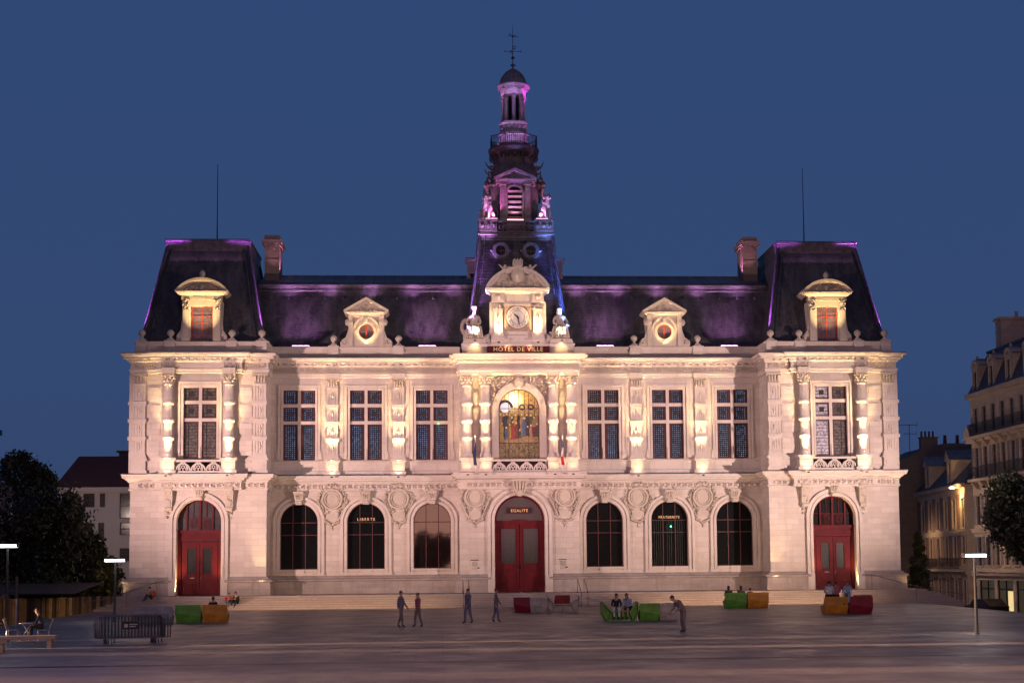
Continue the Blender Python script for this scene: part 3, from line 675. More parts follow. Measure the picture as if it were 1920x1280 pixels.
# doors --------------------------------------------------------------------
def side_door(c, s):
    y = YP+.42; m = MB()
    m.box(c-1.46, c-1.22, y-.04, y+.1, .03, 4.38); m.box(c+1.22, c+1.46, y-.04, y+.1, .03, 4.38); m.box(c-1.22, c+1.22, y-.04, y+.1, 3.62, 4.38)
    m.box(c-1.46, c+1.46, y-.14, y-.04, 4.18, 4.36); m.box(c-1.46, c+1.46, y-.10, y-.04, 3.86, 3.95); m.box(c-1.22, c+1.22, y-.08, y-.04, 3.62, 3.74)
    D = m.build('door', M_RED, TH)
    for k in (-1, 1):
        a, b = (c-1.18, c-.015) if k < 0 else (c+.015, c+1.18); l = MB(); gx0, gx1 = ((c-.82, c-.28) if k < 0 else (c+.22, c+.76))
        l.box(a, gx0, y, y+.07, .04, 3.6); l.box(gx1, b, y, y+.07, .04, 3.6); l.box(gx0, gx1, y, y+.07, .04, 1.45); l.box(gx0, gx1, y, y+.07, 3.15, 3.6)
        l.box(gx0-.06, gx0, y-.03, y, 1.4, 3.2); l.box(gx1, gx1+.06, y-.03, y, 1.4, 3.2); l.box(gx0, gx1, y-.03, y, 3.15, 3.21); l.box(gx0, gx1, y-.03, y, 1.39, 1.45)
        l.box(a+.18, b-.18, y-.025, y, .25, 1.05); l.box(a+.26, b-.26, y-.04, y-.025, .33, .97); l.box(a+.1, b-.1, y-.03, y, 3.3, 3.45)
        lf = l.build('door_leaf', M_RED, D); g = MB(); g.quad((gx0, y+.03, 1.45), (gx1, y+.03, 1.45), (gx1, y+.03, 3.15), (gx0, y+.03, 3.15)); g.build('door_glass', M_GRILL, D)
    h = MB(); h.tube([(c+.1, y-.07, 1.05), (c+.1, y-.07, 1.3)], .02, 6); h.box(c-.62, c-.32, y-.03, y-.001, 1.14, 1.21); h.build('handle', M_ZINC, D)
    t = MB(); hw = 1.46; zs = 4.91
    t.arcband(c, zs, hw-.10, hw+.02, y-.02, y+.08, 0, pi, 28)
    for dx, w in ((-.86, .05), (0, .07), (.86, .05)):
        zt = zs+sqrt((hw-.08)**2-dx*dx); t.box(c+dx-w, c+dx+w, y-.06, y+.06, 4.38, zt)
    for dx in (-.43, .43): zt = zs+sqrt((hw-.08)**2-dx*dx); t.box(c+dx-.02, c+dx+.02, y, y+.05, 5.2, zt)
    for a, b in ((-1.4, -.91), (-.81, -.07), (.07, .81), (.91, 1.4)): t.box(c+a, c+b, y-.0, y+.05, 5.17, 5.21)
    for dx in (-.43, .43):
        for k in range(9):
            xx = c+dx-.32+.08*k; t.box(xx-.008, xx+.008, y-.05, y-.03, 4.42, 5.12)
        t.arcband(c+dx, 4.78, .13, .16, y-.06, y-.04, 0, 2*pi, 12); t.arcband(c+dx, 4.78, .24, .27, y-.06, y-.04, 0, 2*pi, 14)
    for a, b in ((-.81, -.07), (.07, .81)): t.box(c+a, c+b, y-.06, y-.04, 5.1, 5.13)
    t.build('transom_window', M_RED, D); g = MB(); arch_pane(g, c, hw, 4.38, zs, y+.07); g.build('transom_glass', M_GLD if s > 0 else M_GLASSD, D)
M_GLASSD = plain('dusky_pane', (.035, .035, .042), .3, spec=.4, var=.5, sc=1.2)
side_door(-PX, -1); side_door(PX, 1)
y = YC+.42; m = MB(); hw = 1.71; zs = 4.89
m.arcband(0, zs, hw-.14, hw+.02, y-.04, y+.1, 0, pi, 32); m.box(-hw, -hw+.14, y-.04, y+.1, .03, zs); m.box(hw-.14, hw, y-.04, y+.1, .03, zs)
m.box(-hw+.14, hw-.14, y-.06, y+.08, 4.62, 4.88); m.box(-.5, .5, y-.10, y-.06, 4.78, 4.95)
D = m.build('central_door', M_RED, TH)
for k in (-1, 1):
    a, b = (-1.57, -.02) if k < 0 else (.02, 1.57); l = MB(); gx0, gx1 = a+.32-.06*(k > 0), b-.32+.06*(k < 0)
    l.box(a, gx0, y, y+.07, .04, 4.62); l.box(gx1, b, y, y+.07, .04, 4.62); l.box(gx0, gx1, y, y+.07, .04, 1.95); l.box(gx0, gx1, y, y+.07, 4.3, 4.62)
    for (u0, u1, w0, w1) in ((gx0-.07, gx0, 1.9, 4.36), (gx1, gx1+.07, 1.9, 4.36)): l.box(u0, u1, y-.035, y, w0, w1)
    l.box(gx0, gx1, y-.035, y, 4.3, 4.36); l.box(gx0, gx1, y-.035, y, 1.9, 1.96); l.box(a+.05, b-.05, y-.03, y, 1.58, 1.72); l.box(a+.2, b-.2, y-.03, y, .25, 1.42); l.box(a+.3, b-.3, y-.05, y-.03, .35, 1.32)
    l.build('door_leaf', M_RED, D); g = MB(); g.quad((gx0, y+.03, 1.95), (gx1, y+.03, 1.95), (gx1, y+.03, 4.3), (gx0, y+.03, 4.3)); g.build('door_glass', M_GRILL, D)
g = MB(); arch_pane(g, 0, hw, 4.88, zs, y+.05); g.build('transom_glass', M_GRILL, D)
h = MB()
for k in (-1, 1): h.box(k*.8-.16, k*.8+.16, y-.06, y-.031, 1.45, 1.5); h.tube([(k*.12, y-.09, 1.5), (k*.12, y-.09, 1.85)], .022, 6)
h.build('handle', M_BLK, D)
m = MB(); m.box(-.85, .85, y-.10, y-.05, 5.38, 5.74); m.build('word_board', M_BLK, D); 
m = MB(); m.box(-.92, .92, y-.05, y-.02, 5.31, 5.81); m.build('board_frame', M_WIN, D)
m = MB(); put_text(m, 'EGALITE', 0, y-.115, 5.46, .27, .012, 1.05, 1.15); m.build('gilt_word', M_GOLD, D)
# centre first-floor figured glass window
cw = MB(); y = YC+.20; cw.arcband(.02, 12.48, 1.36, 1.42, y, y+.1, 0, pi, 28); cw.box(-1.40, -1.34, y, y+.1, 9.1, 12.48); cw.box(1.38, 1.44, y, y+.1, 9.1, 12.48)
for z in (10.18, 12.55): cw.box(-1.36, 1.40, y, y+.06, z-.02, z+.02)
for x in (-.68, 0., .68): cw.box(x-.015, x+.015, y+.01, y+.05, 9.12, 12.48+sqrt(1.9-x*x)*.98)
CW = cw.build('figured_window', M_WIN, TH); g = MB(); arch_pane(g, .02, 1.40, 9.1, 12.48, y+.08); g.build('lit_pane', M_CG, CW)
FC = [(.30, .05, .03), (.42, .28, .05), (.08, .12, .22), (.06, .10, .05), (.20, .04, .06), (.35, .22, .10), (.05, .05, .06)]
FM = [plain('glass_figure_%s' % nm, tuple(v*.7 for v in c), .5, em=tuple(v*.8 for v in c), es=.20, var=.85, sc=16) for nm, c in zip(('red', 'yellow', 'blue', 'green', 'crimson', 'tan', 'dark'), FC)]
SK = plain('glass_face', (.6, .42, .22), .5, em=(.8, .55, .28), es=.22)
g = MB(); R = random.Random(11)
figs = [(-1.24+.205*k+R.uniform(-.05, .05), R.choice((5, 6, 3, 6, 5, 1)), R.uniform(1.45, 1.75), .16) for k in range(13)]+[(-1.15, 1, 1.35, .15), (-.85, 2, .95, .17), (-.62, 1, 1.25, .14), (-.40, 0, 1.45, .17), (-.16, 4, 1.3, .15), (.05, 3, .8, .18), (.36, 2, 1.75, .17), (.62, 6, 1.1, .15), (.84, 5, 1.2, .15), (1.06, 4, 1.05, .17), (1.26, 3, 1.2, .12)]
for i, (x, ci, h, w) in enumerate(figs):
    zb = 10.28+R.uniform(0, .1)+(.25 if i < 13 else 0); yv = y+.068-.0016*i; g.mi = ci; L_ = R.uniform(-.06, .06)
    g.prism([(x-w+L_, zb), (x+w+L_, zb), (x+w*.6, zb+h*.4), (x+w*.85, zb+h*.7), (x+w*.3, zb+h*.86), (x-w*.3, zb+h*.86), (x-w*.9, zb+h*.66), (x-w*.55, zb+h*.35)], yv, yv+.001)
    g.mi = 7; g.arcband(x, zb+h*.92, 0, .062, yv-.0008, yv, 0, 2*pi, 9)
g.mi = 6; g.arcband(-.92, 12.62, .36, .55, y+.068, y+.076, 0, pi, 16); g.box(-1.3, -.54, y+.068, y+.076, 12.35, 12.42)
for x in (.25, .85): g.mi = 6; g.arcband(x, 12.65, .12, .22, y+.068, y+.076, 0, 2*pi, 14)
for x in (-.35, .35): g.mi = 6; g.arcband(x, 9.62, .05, .12, y+.068, y+.076, 0, 2*pi, 10)
g.mi = 4; g.box(.9, 1.3, y+.022, y+.024, 11.05, 11.3); g.mi = 5; g.prism([(-1.3, 10.2), (1.34, 10.2), (1.34, 10.6), (.5, 10.66), (-.2, 10.45), (-1.3, 10.4)], y+.018, y+.020)
g.build('glass_figures', FM+[SK], CW)
g = MB(); g.arcband(-.92, 12.62, .0, .34, y+.060, y+.066, 0, 2*pi, 16); g.build('lit_roundel', emis('pale_lit_glass', (.75, .85, 1), .55), CW)
m = MB()                                 # arch surround with voussoirs and spandrel carving
for (r0, r1, d) in ((1.42, 1.52, .08), (1.52, 1.86, .16)): m.arcband(.02, 12.48, r0, r1, YC-d, YC+.02, 0, pi, 28)
for s in (-1, 1):
    a, b = sorted((.02+s*1.42, .02+s*1.52)); m.box(a, b, YC-.08, YC, 9.1, 12.48); a, b = sorted((.02+s*1.52, .02+s*1.86)); m.box(a, b, YC-.13, YC, 9.1, 12.48)
    for z in (10.5, 11.68): a, b = sorted((.02+s*1.50, .02+s*1.9)); m.box(a, b, YC-.18, YC-.10, z-.12, z+.12)
for k in range(9):
    a = pi*(k+.5)/9; m.obox(Matrix.Translation((.02+1.70*cos(a), YC-.18, 12.48+1.70*sin(a))) @ Matrix.Rotation(-a, 4, 'Y'), .30, .08, .34)
m.build('window_surround', M_SM, CW)
m = MB(); R = random.Random(9); m.ell((.02, YC-.32, 14.30), (.34, .22, .45)); m.ell((.02, YC-.42, 14.45), (.2, .2, .22))
n = 0
while n < 150:
    x = R.uniform(-1.98, 1.98); z = R.uniform(12.6, 14.75); rr = sqrt((x-.02)**2+(z-12.48)**2)
    if rr < 1.92 or rr > 2.95: continue
    m.leaf((x, YC-.09, z), R.uniform(.16, .3), .085, R.uniform(-1.6, 1.6), .07); n += 1
m.build('spandrel_carving', M_SCU, CW)
# notices each side of the door, drill holes
for x in (-3.05, 2.95):
    m = MB(); R = random.Random(int(x*7))
    for k, z in enumerate((2.20, 2.08, 2.0, 1.92, 1.84, 1.76, 1.62)): 
        w = .42 if k == 0 else R.uniform(.2, .36); h = .028 if k == 0 else .012; m.box(x-w*.75, x-w*.75+w*1.3, YC-.012, YC+.01, z-h, z+h)
    m.ell((x+.22, YC-.01, 1.68), (.09, .015, .05)); m.box(x-.02, x+.02, YC-.02, YC+.01, 4.12, 4.16); m.box(x-.02, x+.02, YC-.02, YC+.01, 3.62, 3.66)
    m.build('wall_notice', M_DKT, TH)
# parapets ------------------------------------------------------------------
PP = [(-.02, 16.2), (.02, 16.25), (.02, 16.42), (-.06, 16.46), (-.06, 16.82), (.0, 16.86), (.04, 16.95), (.04, 17.02), (-.5, 17.04), (-.5, 16.2)]
m = MB()
m.sweep([(-25.85, 10), (-25.85, YP+.05), (-16.95, YP+.05), (-16.95, .15), (-4.0, .15)], PP); m.sweep([(4.0, .15), (16.95, .15), (16.95, YP+.05), (25.85, YP+.05), (25.85, 10)], PP)
PD = [(-25.4, YP+.05), (-23.5, YP+.05), (-19.4, YP+.05), (-17.4, YP+.05), (-12.74, .15), (-8.25, .15), (8.25, .15), (12.74, .15), (17.4, YP+.05), (19.4, YP+.05), (23.5, YP+.05), (25.4, YP+.05)]
for x, y in PD: m.box(x-.34, x+.34, y-.10, y+.55, 16.25, 16.98); m.box(x-.38, x+.38, y-.14, y+.6, 16.98, 17.08)
m.build('parapet', M_ST, TH)
for x, y in PD:
    k = MB(); k.box(x-.22, x+.22, y+.0, y+.44, 17.08, 17.2); k.lathe([(.20, 17.2), (.10, 17.32), (.09, 17.4), (.16, 17.44), (.24, 17.56), (.24, 17.68), (.15, 17.80), (.05, 17.86)], x, y+.22, 12); k.build('ball_finial', M_SCU, TH)
# roofs ----------------------------------------------------------------------
def pav_roof(s):
    c = s*PX; m = MB(); x0, x1, y0, y1 = c-4.05, c+4.05, YP+.75, 8.6; X0, X1, Y0, Y1 = c-2.72, c+2.72, .55, 6.6; z0, z1 = 16.9, 24.15
    m.frus(x0, x1, y0, y1, z0, X0, X1, Y0, Y1, z1); r = m.build('pavilion_roof', M_SL, TH)
    b = MB(); cor = lambda sx, sy: (((x0 if sx < 0 else x1), (y0 if sy < 0 else y1), z0), ((X0 if sx < 0 else X1), (Y0 if sy < 0 else Y1), z1))
    for sx in (-1, 1):
        for sy in (-1, 1):
            a, e = cor(sx, sy); b.tube([(a[0]+sx*.05, a[1]+sy*.05, a[2]), (e[0]+sx*.05, e[1]+sy*.05, e[2])], .13, 8)
            b.tube([(a[0]-sx*.38, a[1]+sy*.02, a[2]), (e[0]-sx*.30, e[1]+sy*.02, e[2])], .08, 6)
    b.sweep([(X0, Y1), (X0, Y0), (X1, Y0), (X1, Y1), (X0, Y1)], [(.02, 23.50), (.14, 23.56), (.16, 23.64), (.08, 23.72), (.12, 23.8), (.16, 24.0), (.20, 24.42), (.24, 24.45), (.24, 24.58), (.02, 24.66)])
    b.box(X0, X1, Y0, Y1, 24.2, 24.6); b.build('roof_ridge', M_LEAD, r)
    for i in range(4): k = MB(); k.frus(X0+.6+1.35*i-.10, X0+.6+1.35*i+.10, .12, .5, 22.95, X0+.6+1.35*i-.02, X0+.6+1.35*i+.02, .3, .5, 23.2); k.build('roof_vent', M_ZINC, r)
    k = MB(); k.lathe([(.10, 24.6), (.10, 24.8), (.05, 25.1), (.035, 26.5), (.02, 30.6)], s*21.2, 3., 6); k.lathe([(.02, 25.0), (.1, 25.08), (.02, 25.2)], s*21.2, 3, 8); k.build('lightning_rod', M_BLK, r)
for s in (-1, 1): pav_roof(s)
for s in (-1, 1):
    a, b = (-18.2, -2.4) if s < 0 else (2.4, 18.2); m = MB()
    m.xprism([(.75, 16.9), (2.55, 21.45), (2.55, 16.9)], a, b); R0 = m.build('main_roof', M_SL, TH)
    m = MB(); m.xprism([(2.50, 21.28), (2.36, 21.40), (2.44, 21.52), (2.30, 21.62), (2.26, 21.78), (2.40, 21.95), (2.7, 22.02), (2.7, 21.28)], a, b); m.build('roof_moulding', M_LEAD, R0)
    m = MB(); m.xprism([(2.6, 21.9), (6.0, 23.05), (9.4, 21.9), (9.4, 16.9), (2.6, 16.9)], a, b); m.xprism([(5.85, 23.0), (5.9, 23.15), (6.1, 23.15), (6.15, 23.0)], a, b); m.build('upper_roof', M_SEAM, R0)
    for k in range(12): m = MB(); x = a+.9+1.27*k; m.frus(x-.08, x+.08, 1.98, 2.4, 20.75, x-.02, x+.02, 2.2, 2.4, 20.95); m.build('roof_vent', M_ZINC, R0)
    m = MB(); cx = s*17.45; m.box(cx-.52, cx+.52, 4.2, 6.4, 22.4, 25.0); m.box(cx-.62, cx+.62, 4.1, 6.5, 25.0, 25.15); m.box(cx-.72, cx+.72, 4.0, 6.6, 25.15, 25.42); m.box(cx-.55, cx+.55, 4.2, 6.4, 25.42, 25.75)
    m.box(cx-.18, cx+.18, 4.02, 4.12, 24.65, 25.0); m.box(cx-.55, cx+.55, 4.12, 4.22, 23.9, 23.98); m.build('chimney', stone_mat('chimney_stone', (.22, .18, .155), True, .4, .3, .7), TH)
# dormers --------------------------------------------------------------------
def pav_dormer(c):
    y = YP+.35; m = MB()
    m.box(c-1.30, c-.74, y, y+2.4, 17.04, 19.9); m.box(c+.74, c+1.30, y, y+2.4, 17.04, 19.9); m.box(c-.74, c+.74, y+.04, y+2.4, 19.48, 19.9)
    for s in (-1, 1):
        m.prism([(c+s*1.30, 17.04), (c+s*1.72, 17.04), (c+s*1.66, 17.5), (c+s*1.42, 17.85), (c+s*1.34, 18.5), (c+s*1.30, 19.2)][::s], y+.05, y+.5)
        m.box(*sorted((c+s*.86, c+s*1.24)), y-.12, y, 17.3, 19.25); m.box(*sorted((c+s*.80, c+s*1.30)), y-.2, y, 17.04, 17.3)
    m.box(c-1.36, c+1.36, y-.1, y+2.4, 19.9, 20.2); m.sweep([(c-1.4, y+1.5), (c-1.4, y-.1), (c+1.4, y-.1), (c+1.4, y+1.5)], [(.0, 20.18), (.1, 20.24), (.28, 20.36), (.30, 20.46), (0, 20.5)])
    R = 2.06; zc = 20.42+.80-R; a0 = math.acos(1.68/R*.985)
    m.arcband(c, zc, R-.0, R+.17, y-.34, y+2.2, a0, pi-a0, 24); m.arcband(c, zc, R-.13, R, y-.22, y+2, a0, pi-a0, 24)
    ps = [(c+1.5*(-1+2*k/16), 20.48) for k in (0, 16)]; 
    m.prism([(c-1.5, 20.46), (c+1.5, 20.46)]+[(c+R*cos(a0+(pi-2*a0)*k/16), zc+R*sin(a0+(pi-2*a0)*k/16)-.02) for k in range(1, 16)], y-.02, y+2)
    o = m.build('dormer', M_SCU, TH)
    k = MB(); Rn = random.Random(4)
    for i in range(34):
        t = Rn.uniform(-1, 1); k.leaf((c+t*1.05, y-.08, 20.56+Rn.random()*.52*(1-t*t)), .22, .09, Rn.uniform(-1.5, 1.5), .14)
    k.ell((c, y-.10, 20.78), (.19, .10, .2))
    for s in (-1, 1):
        for i in range(14): k.leaf((c+s*(1.05+Rn.uniform(-.2, .2)), y-.14, Rn.uniform(19.28, 19.95)), .2, .09, Rn.uniform(-1.5, 1.5), .08)
    for i in range(14): k.box(c-.68+.1*i, c-.63+.1*i, y-.14, y-.09, 19.95, 20.1)
    k.lathe([(.22, 21.2), (.14, 21.35), (.1, 21.5), (.2, 21.62), (.2, 21.78), (.05, 21.95)], c, y+.1, 8); k.build('dormer_carving', M_SCU, o)
    w = MB(); yy = y+.22
    for x in (c-.72, c-.05, c+.66): w.box(x, x+.08, yy, yy+.08, 17.04, 19.47)
    for z in (17.04, 18.80, 19.40): w.box(c-.64, c+.66, yy+.005, yy+.07, z, z+.07)
    for x in (c-.35, c+.35): w.box(x-.012, x+.018, yy+.02, yy+.06, 17.1, 19.42)
    for z in (17.5, 17.93, 18.36, 19.12): w.box(c-.64, c+.66, yy+.022, yy+.058, z, z+.026)
    W_ = w.build('dormer_window', M_RUST, o); g = MB(); g.quad((c-.72, yy+.05, 17.04), (c+.72, yy+.05, 17.04), (c+.72, yy+.05, 19.47), (c-.72, yy+.05, 19.47)); g.build('dormer_pane', M_GLASSG, o)
    k = MB(); k.box(c-1.45, c+1.45, y+.3, y+2.6, 19.9, 20.45); k.build('dormer_roof', M_LEAD, o)
pav_dormer(-PX); pav_dormer(PX)
def bull_dormer(c):
    y = .10; m = MB(); n = 24; R = .52; zc = 18.08; hw = .92
    pts = [(c+R*cos(2*pi*k/n), zc+R*sin(2*pi*k/n)) for k in range(n)]
    def sq(a):
        d = Vector((cos(a), sin(a))); t = min(hw/abs(d.x) if abs(d.x) > 1e-6 else 9, ((19.1-zc) if d.y > 0 else (zc-17.04))/abs(d.y) if abs(d.y) > 1e-6 else 9); return (c+d.x*t, zc+d.y*t)
    an = sorted(set([2*pi*k/n for k in range(n)]+[atan2(b, a) % (2*pi) for a, b in ((hw, 19.1-zc), (-hw, 19.1-zc), (-hw, 17.04-zc), (hw, 17.04-zc))])); L = len(an)
    vs = [(c+R*cos(a), y, zc+R*sin(a)) for a in an]+[(sq(a)[0], y, sq(a)[1]) for a in an]+[(c+R*cos(a), y+.35, zc+R*sin(a)) for a in an]
    m.add(vs, [(i, L+i, L+(i+1) % L, (i+1) % L) for i in range(L)]+[(i, (i+1) % L, 2*L+(i+1) % L, 2*L+i) for i in range(L)])
    for s in (-1, 1):
        m.box(*sorted((c+s*.92, c+s*1.22)), y-.12, y+1.8, 17.04, 19.1); m.box(*sorted((c+s*.88, c+s*1.26)), y-.18, y, 18.62, 18.74)
        m.prism([(c+s*1.22, 17.04), (c+s*1.78, 17.04), (c+s*1.80, 17.35), (c+s*1.62, 17.55), (c+s*1.42, 17.65), (c+s*1.30, 18.0), (c+s*1.22, 18.3)][::s], y-.05, y+.4)
        m.tube([(c+s*1.57+.16*cos(t*.8), y-.1, 17.32+.16*sin(t*.8)*(1)) for t in range(8)], .05, 5); m.ell((c+s*1.28, y, 18.72), (.2, .16, .26))
    m.box(c-1.24, c+1.24, y-.12, y+1.8, 19.1, 19.25); m.sweep([(c-1.3, y+1.3), (c-1.3, y-.1), (c+1.3, y-.1), (c+1.3, y+1.3)], [(0, 19.23), (.08, 19.27), (.18, 19.34), (.20, 19.46), (0, 19.48)])
    for s in (-1, 1): m.prism([(c, 20.25), (c, 20.46), (c+s*1.55, 19.56), (c+s*1.55, 19.44), (c+s*1.38, 19.44)][::s], y-.32, y+1.6)
    m.prism([(c-1.35, 19.46), (c+1.35, 19.46), (c, 20.27)], y-.05, y+1.5)
    m.arcband(c, zc, .54, .68, y-.07, y+.01, 0, 2*pi, 28); m.arcband(c, zc+.15, .78, .90, y-.12, y, 0, pi, 20); m.box(c-.14, c+.14, y-.14, y, zc-.86, zc-.62); m.box(c-.12, c+.12, y-.16, y, zc+.66, zc+.95)
    o = m.build('dormer', M_SCU, TH); k = MB(); Rn = random.Random(8)
    for i in range(26): t = Rn.uniform(-1, 1); k.leaf((c+t*.72, y-.1, 19.55+Rn.random()*.5*(1-abs(t))), .2, .08, Rn.uniform(-1.5, 1.5), .12)
    k.build('dormer_carving', M_SCU, o)
    w = MB(); w.arcband(c, zc, .44, .53, y+.18, y+.24, 0, 2*pi, 24); w.box(c-.06, c+.06, y+.16, y+.22, zc-.48, zc+.48); w.box(c-.46, c-.06, y+.18, y+.21, zc-.015, zc+.015); w.box(c+.06, c+.46, y+.18, y+.21, zc-.015, zc+.015); w.build('round_window', M_RUST, o)
    g = MB(); g.disc(c, zc, .53, y+.23); g.build('dormer_pane', M_GLASSG, o)
bull_dormer(-10.48); bull_dormer(10.38)
m = MB()                                  # side lucarnes outside the pavilions
for s in (-1, 1):
    x = s*25.1; m.box(x-.5, x+.5, 2.2, 3.4, 17, 19.6); m.box(x-.7, x+.7, 2.0, 3.6, 19.6, 19.85); m.lathe([(.62, 19.85), (.55, 20.2), (.3, 20.5), (.1, 20.6), (.18, 20.8), (.2, 20.95), (.05, 21.15)], x, 2.8, 10)
m.build('flank_dormer', M_DK, TH)

# ------------------------------------------------------------------ skinned figures
def skin(joints, edges, name='f', sub=1, fat=1.):
    """joints {key:(xyz, radius)}, edges [(a,b)], first joint is the root -> (verts, faces)"""
    ks = list(joints); me = bpy.data.meshes.new(name); me.from_pydata([joints[k][0] for k in ks], [(ks.index(a), ks.index(b)) for a, b in edges], [])
    o = bpy.data.objects.new(name, me); COL.objects.link(o); md = o.modifiers.new('s', 'SKIN'); sb = o.modifiers.new('u', 'SUBSURF'); sb.levels = sub
    for i, k in enumerate(ks): r = joints[k][1]; r = r if isinstance(r, tuple) else (r, r); r = (r[0]*fat, r[1]*fat); me.skin_vertices[0].data[i].radius = r
    me.skin_vertices[0].data[0].use_root = True
    bpy.context.view_layer.update(); ev = bpy.data.meshes.new_from_object(o.evaluated_get(bpy.context.evaluated_depsgraph_get()))
    v = [tuple(p.co) for p in ev.vertices]; f = [tuple(p.vertices) for p in ev.polygons]
    bpy.data.objects.remove(o); bpy.data.meshes.remove(me); bpy.data.meshes.remove(ev); return v, f
SKINC = plain('skin_tone', (.38, .22, .16), .55, var=.1)
HAIRC = plain('dark_hair', (.02, .014, .012), .5)
tDR = None
SHOE = plain('dark_shoe', (.02, .02, .02), .5)
def cloth(n, c): return plain('cloth_'+n, c, .85, var=.2, sc=8)
def person(pose, loc, rz, shirt, trousers, label, hair=None, scale=1., cap=None, long_hair=False, group=None, skirt=False, bag=None, sleeves=True, lean=0.):
    """poses in metres, facing -Y, hip at origin for 'sit', feet at z=0 for standing"""
    R = random.Random(label)
    if pose == 'sit':      # z=0 is the seat
        J = dict(pel=((0, 0, .10), .125), wai=((0, -.02-lean*.4, .28), .115), che=((0, -.05-lean, .46), (.155, .115)), nec=((0, -.08-lean*1.4, .60), .05), hea=((0, -.11-lean*1.7, .70), .075), hdt=((0, -.10-lean*1.8, .80), .078))
        for s in (-1, 1):
            n = 'L' if s < 0 else 'R'
            J.update({n+'hip': ((s*.09, -.02, .09), .09), n+'kne': ((s*.13, -.44, .13), .062), n+'ank': ((s*.12, -.47, -.34), .042), n+'toe': ((s*.13, -.62, -.39), .036),
                      n+'sho': ((s*.17, -.05-lean, .53), .062), n+'elb': ((s*.24, -.14-lean, .29), .043), n+'wri': ((s*.12, -.34-lean*.5, .22), .028), n+'han': ((s*.08, -.41-lean*.5, .20), .032)})
        zf = -.42
    elif pose == 'crouch':  # sitting low with knees drawn up, z=0 is the seat
        J = dict(pel=((0, 0, .10), .13), wai=((0, -.03, .27), .115), che=((0, -.10, .43), (.15, .115)), nec=((0, -.15, .56), .05), hea=((0, -.19, .66), .075), hdt=((0, -.19, .76), .078))
        for s in (-1, 1):
            n = 'L' if s < 0 else 'R'
            J.update({n+'hip': ((s*.09, -.03, .09), .09), n+'kne': ((s*.15, -.34, .36), .062), n+'ank': ((s*.12, -.46, -.04), .042), n+'toe': ((s*.13, -.60, -.09), .036),
                      n+'sho': ((s*.17, -.10, .50), .062), n+'elb': ((s*.25, -.22, .33), .043), n+'wri': ((s*.10, -.40, .38), .028), n+'han': ((s*.04, -.44, .40), .032)})
        zf = -.12
    else:
        st = .0 if pose == 'stand' else .16; b = lean
        J = dict(pel=((0, 0, .95), .13), wai=((0, -.02-b*.3, 1.08), .115), che=((0, -b, 1.32-b*.25), (.155, .115)), nec=((0, -.01-b*1.5, 1.47-b*.5), .05), hea=((0, -.03-b*1.9, 1.57-b*.65), .075), hdt=((0, -.03-b*2.0, 1.67-b*.7), .078))
        for s in (-1, 1):
            n = 'L' if s < 0 else 'R'; a = s*st
            J.update({n+'hip': ((s*.09, 0, .90), .095), n+'kne': ((s*.10, a*.5-.03, .49), .062), n+'ank': ((s*.10, a+.03, .09), .042), n+'toe': ((s*.11, a-.12, .035), .036),
                      n+'sho': ((s*.18, -b, 1.39-b*.3), .062), n+'elb': ((s*.24, -b-a*.5-.02, 1.12-b*.3), .043), n+'wri': ((s*.22, -b*1.4-a*.9-.12, .90-b*.1), .028), n+'han': ((s*.21, -b*1.4-a-.15, .83-b*.1), .032)})
        zf = 0
    E = [('pel', 'wai'), ('wai', 'che'), ('che', 'nec'), ('nec', 'hea'), ('hea', 'hdt')]
    for n in 'LR': E += [('pel', n+'hip'), (n+'hip', n+'kne'), (n+'kne', n+'ank'), (n+'ank', n+'toe'), ('che', n+'sho'), (n+'sho', n+'elb'), (n+'elb', n+'wri'), (n+'wri', n+'han')]
    v, f = skin(J, E, 'figure', 1, 1.13)
    segs = [(Vector(J[a][0]), Vector(J[b][0]), a, b) for a, b in E]
    def zone(c):
        best = None
        for A, B, a, b in segs:
            t = max(0, min(1, (c-A).dot(B-A)/(B-A).length_squared)); d = (c-A-(B-A)*t).length
            if best is None or d < best[0]: best = (d, a, b, t)
        _, a, b, t = best; e = b[1:]
        if e in ('hea', 'hdt') or b in ('hea', 'hdt'): return 2
        if b == 'nec': return 2 if t > .6 else 0
        if e == 'han' or (e == 'wri' and (not sleeves or t > .85)): return 2
        if e == 'toe' or (e == 'ank' and t > .9): return 3
        if e == 'ank' and skirt: return 2
        if e in ('hip', 'kne', 'ank') or (b == 'wai' and t < .35): return 1
        return 0
    m = MB()
    for k in v: m.v.append(k)
    for q in f:
        c = sum((Vector(v[i]) for i in q), Vector())/len(q); m.f.append(q); m.m.append(zone(c)); m.sm.append(True)
    h = Vector(J['hea'][0]).lerp(Vector(J['hdt'][0]), .5); m.mi = 2
    m.ell(h+Vector((0, -.095, -.01)), (.014, .022, .022), None, 6, 4)
    for s in (-1, 1): m.ell(h+Vector((s*.08, 0, -.005)), (.012, .02, .03), None, 6, 4); 
    m.mi = 3
    for s in (-1, 1): m.ell(h+Vector((s*.032, -.078, .018)), (.012, .008, .007), None, 6, 4)
    m.ell(h+Vector((0, -.082, -.048)), (.024, .008, .006), None, 6, 4); m.mi = 2
    for n, s in (('L', -1), ('R', 1)):     # fingers and thumb
        w = Vector(J[n+'wri'][0]); p = Vector(J[n+'han'][0]); d = (p-w).normalized(); side = d.cross(Vector((0, 0, 1)))
        if side.length < .2: side = Vector((1, 0, 0))
        side.normalize(); up = side.cross(d)
        for k, L in enumerate((.062, .075, .07, .055)):
            o = p+d*.02+side*(.02*(k-1.5)); m.tube([o, o+d*L*.55, o+d*L*.85-up*.02], .0085, 5)
        o = p-side*.028*s; m.tube([o, o-side*.025*s+d*.025, o-side*.028*s+d*.05], .010, 5)
    o = thing('person', label, 'person', loc, rz, group); o.scale = (scale,)*3
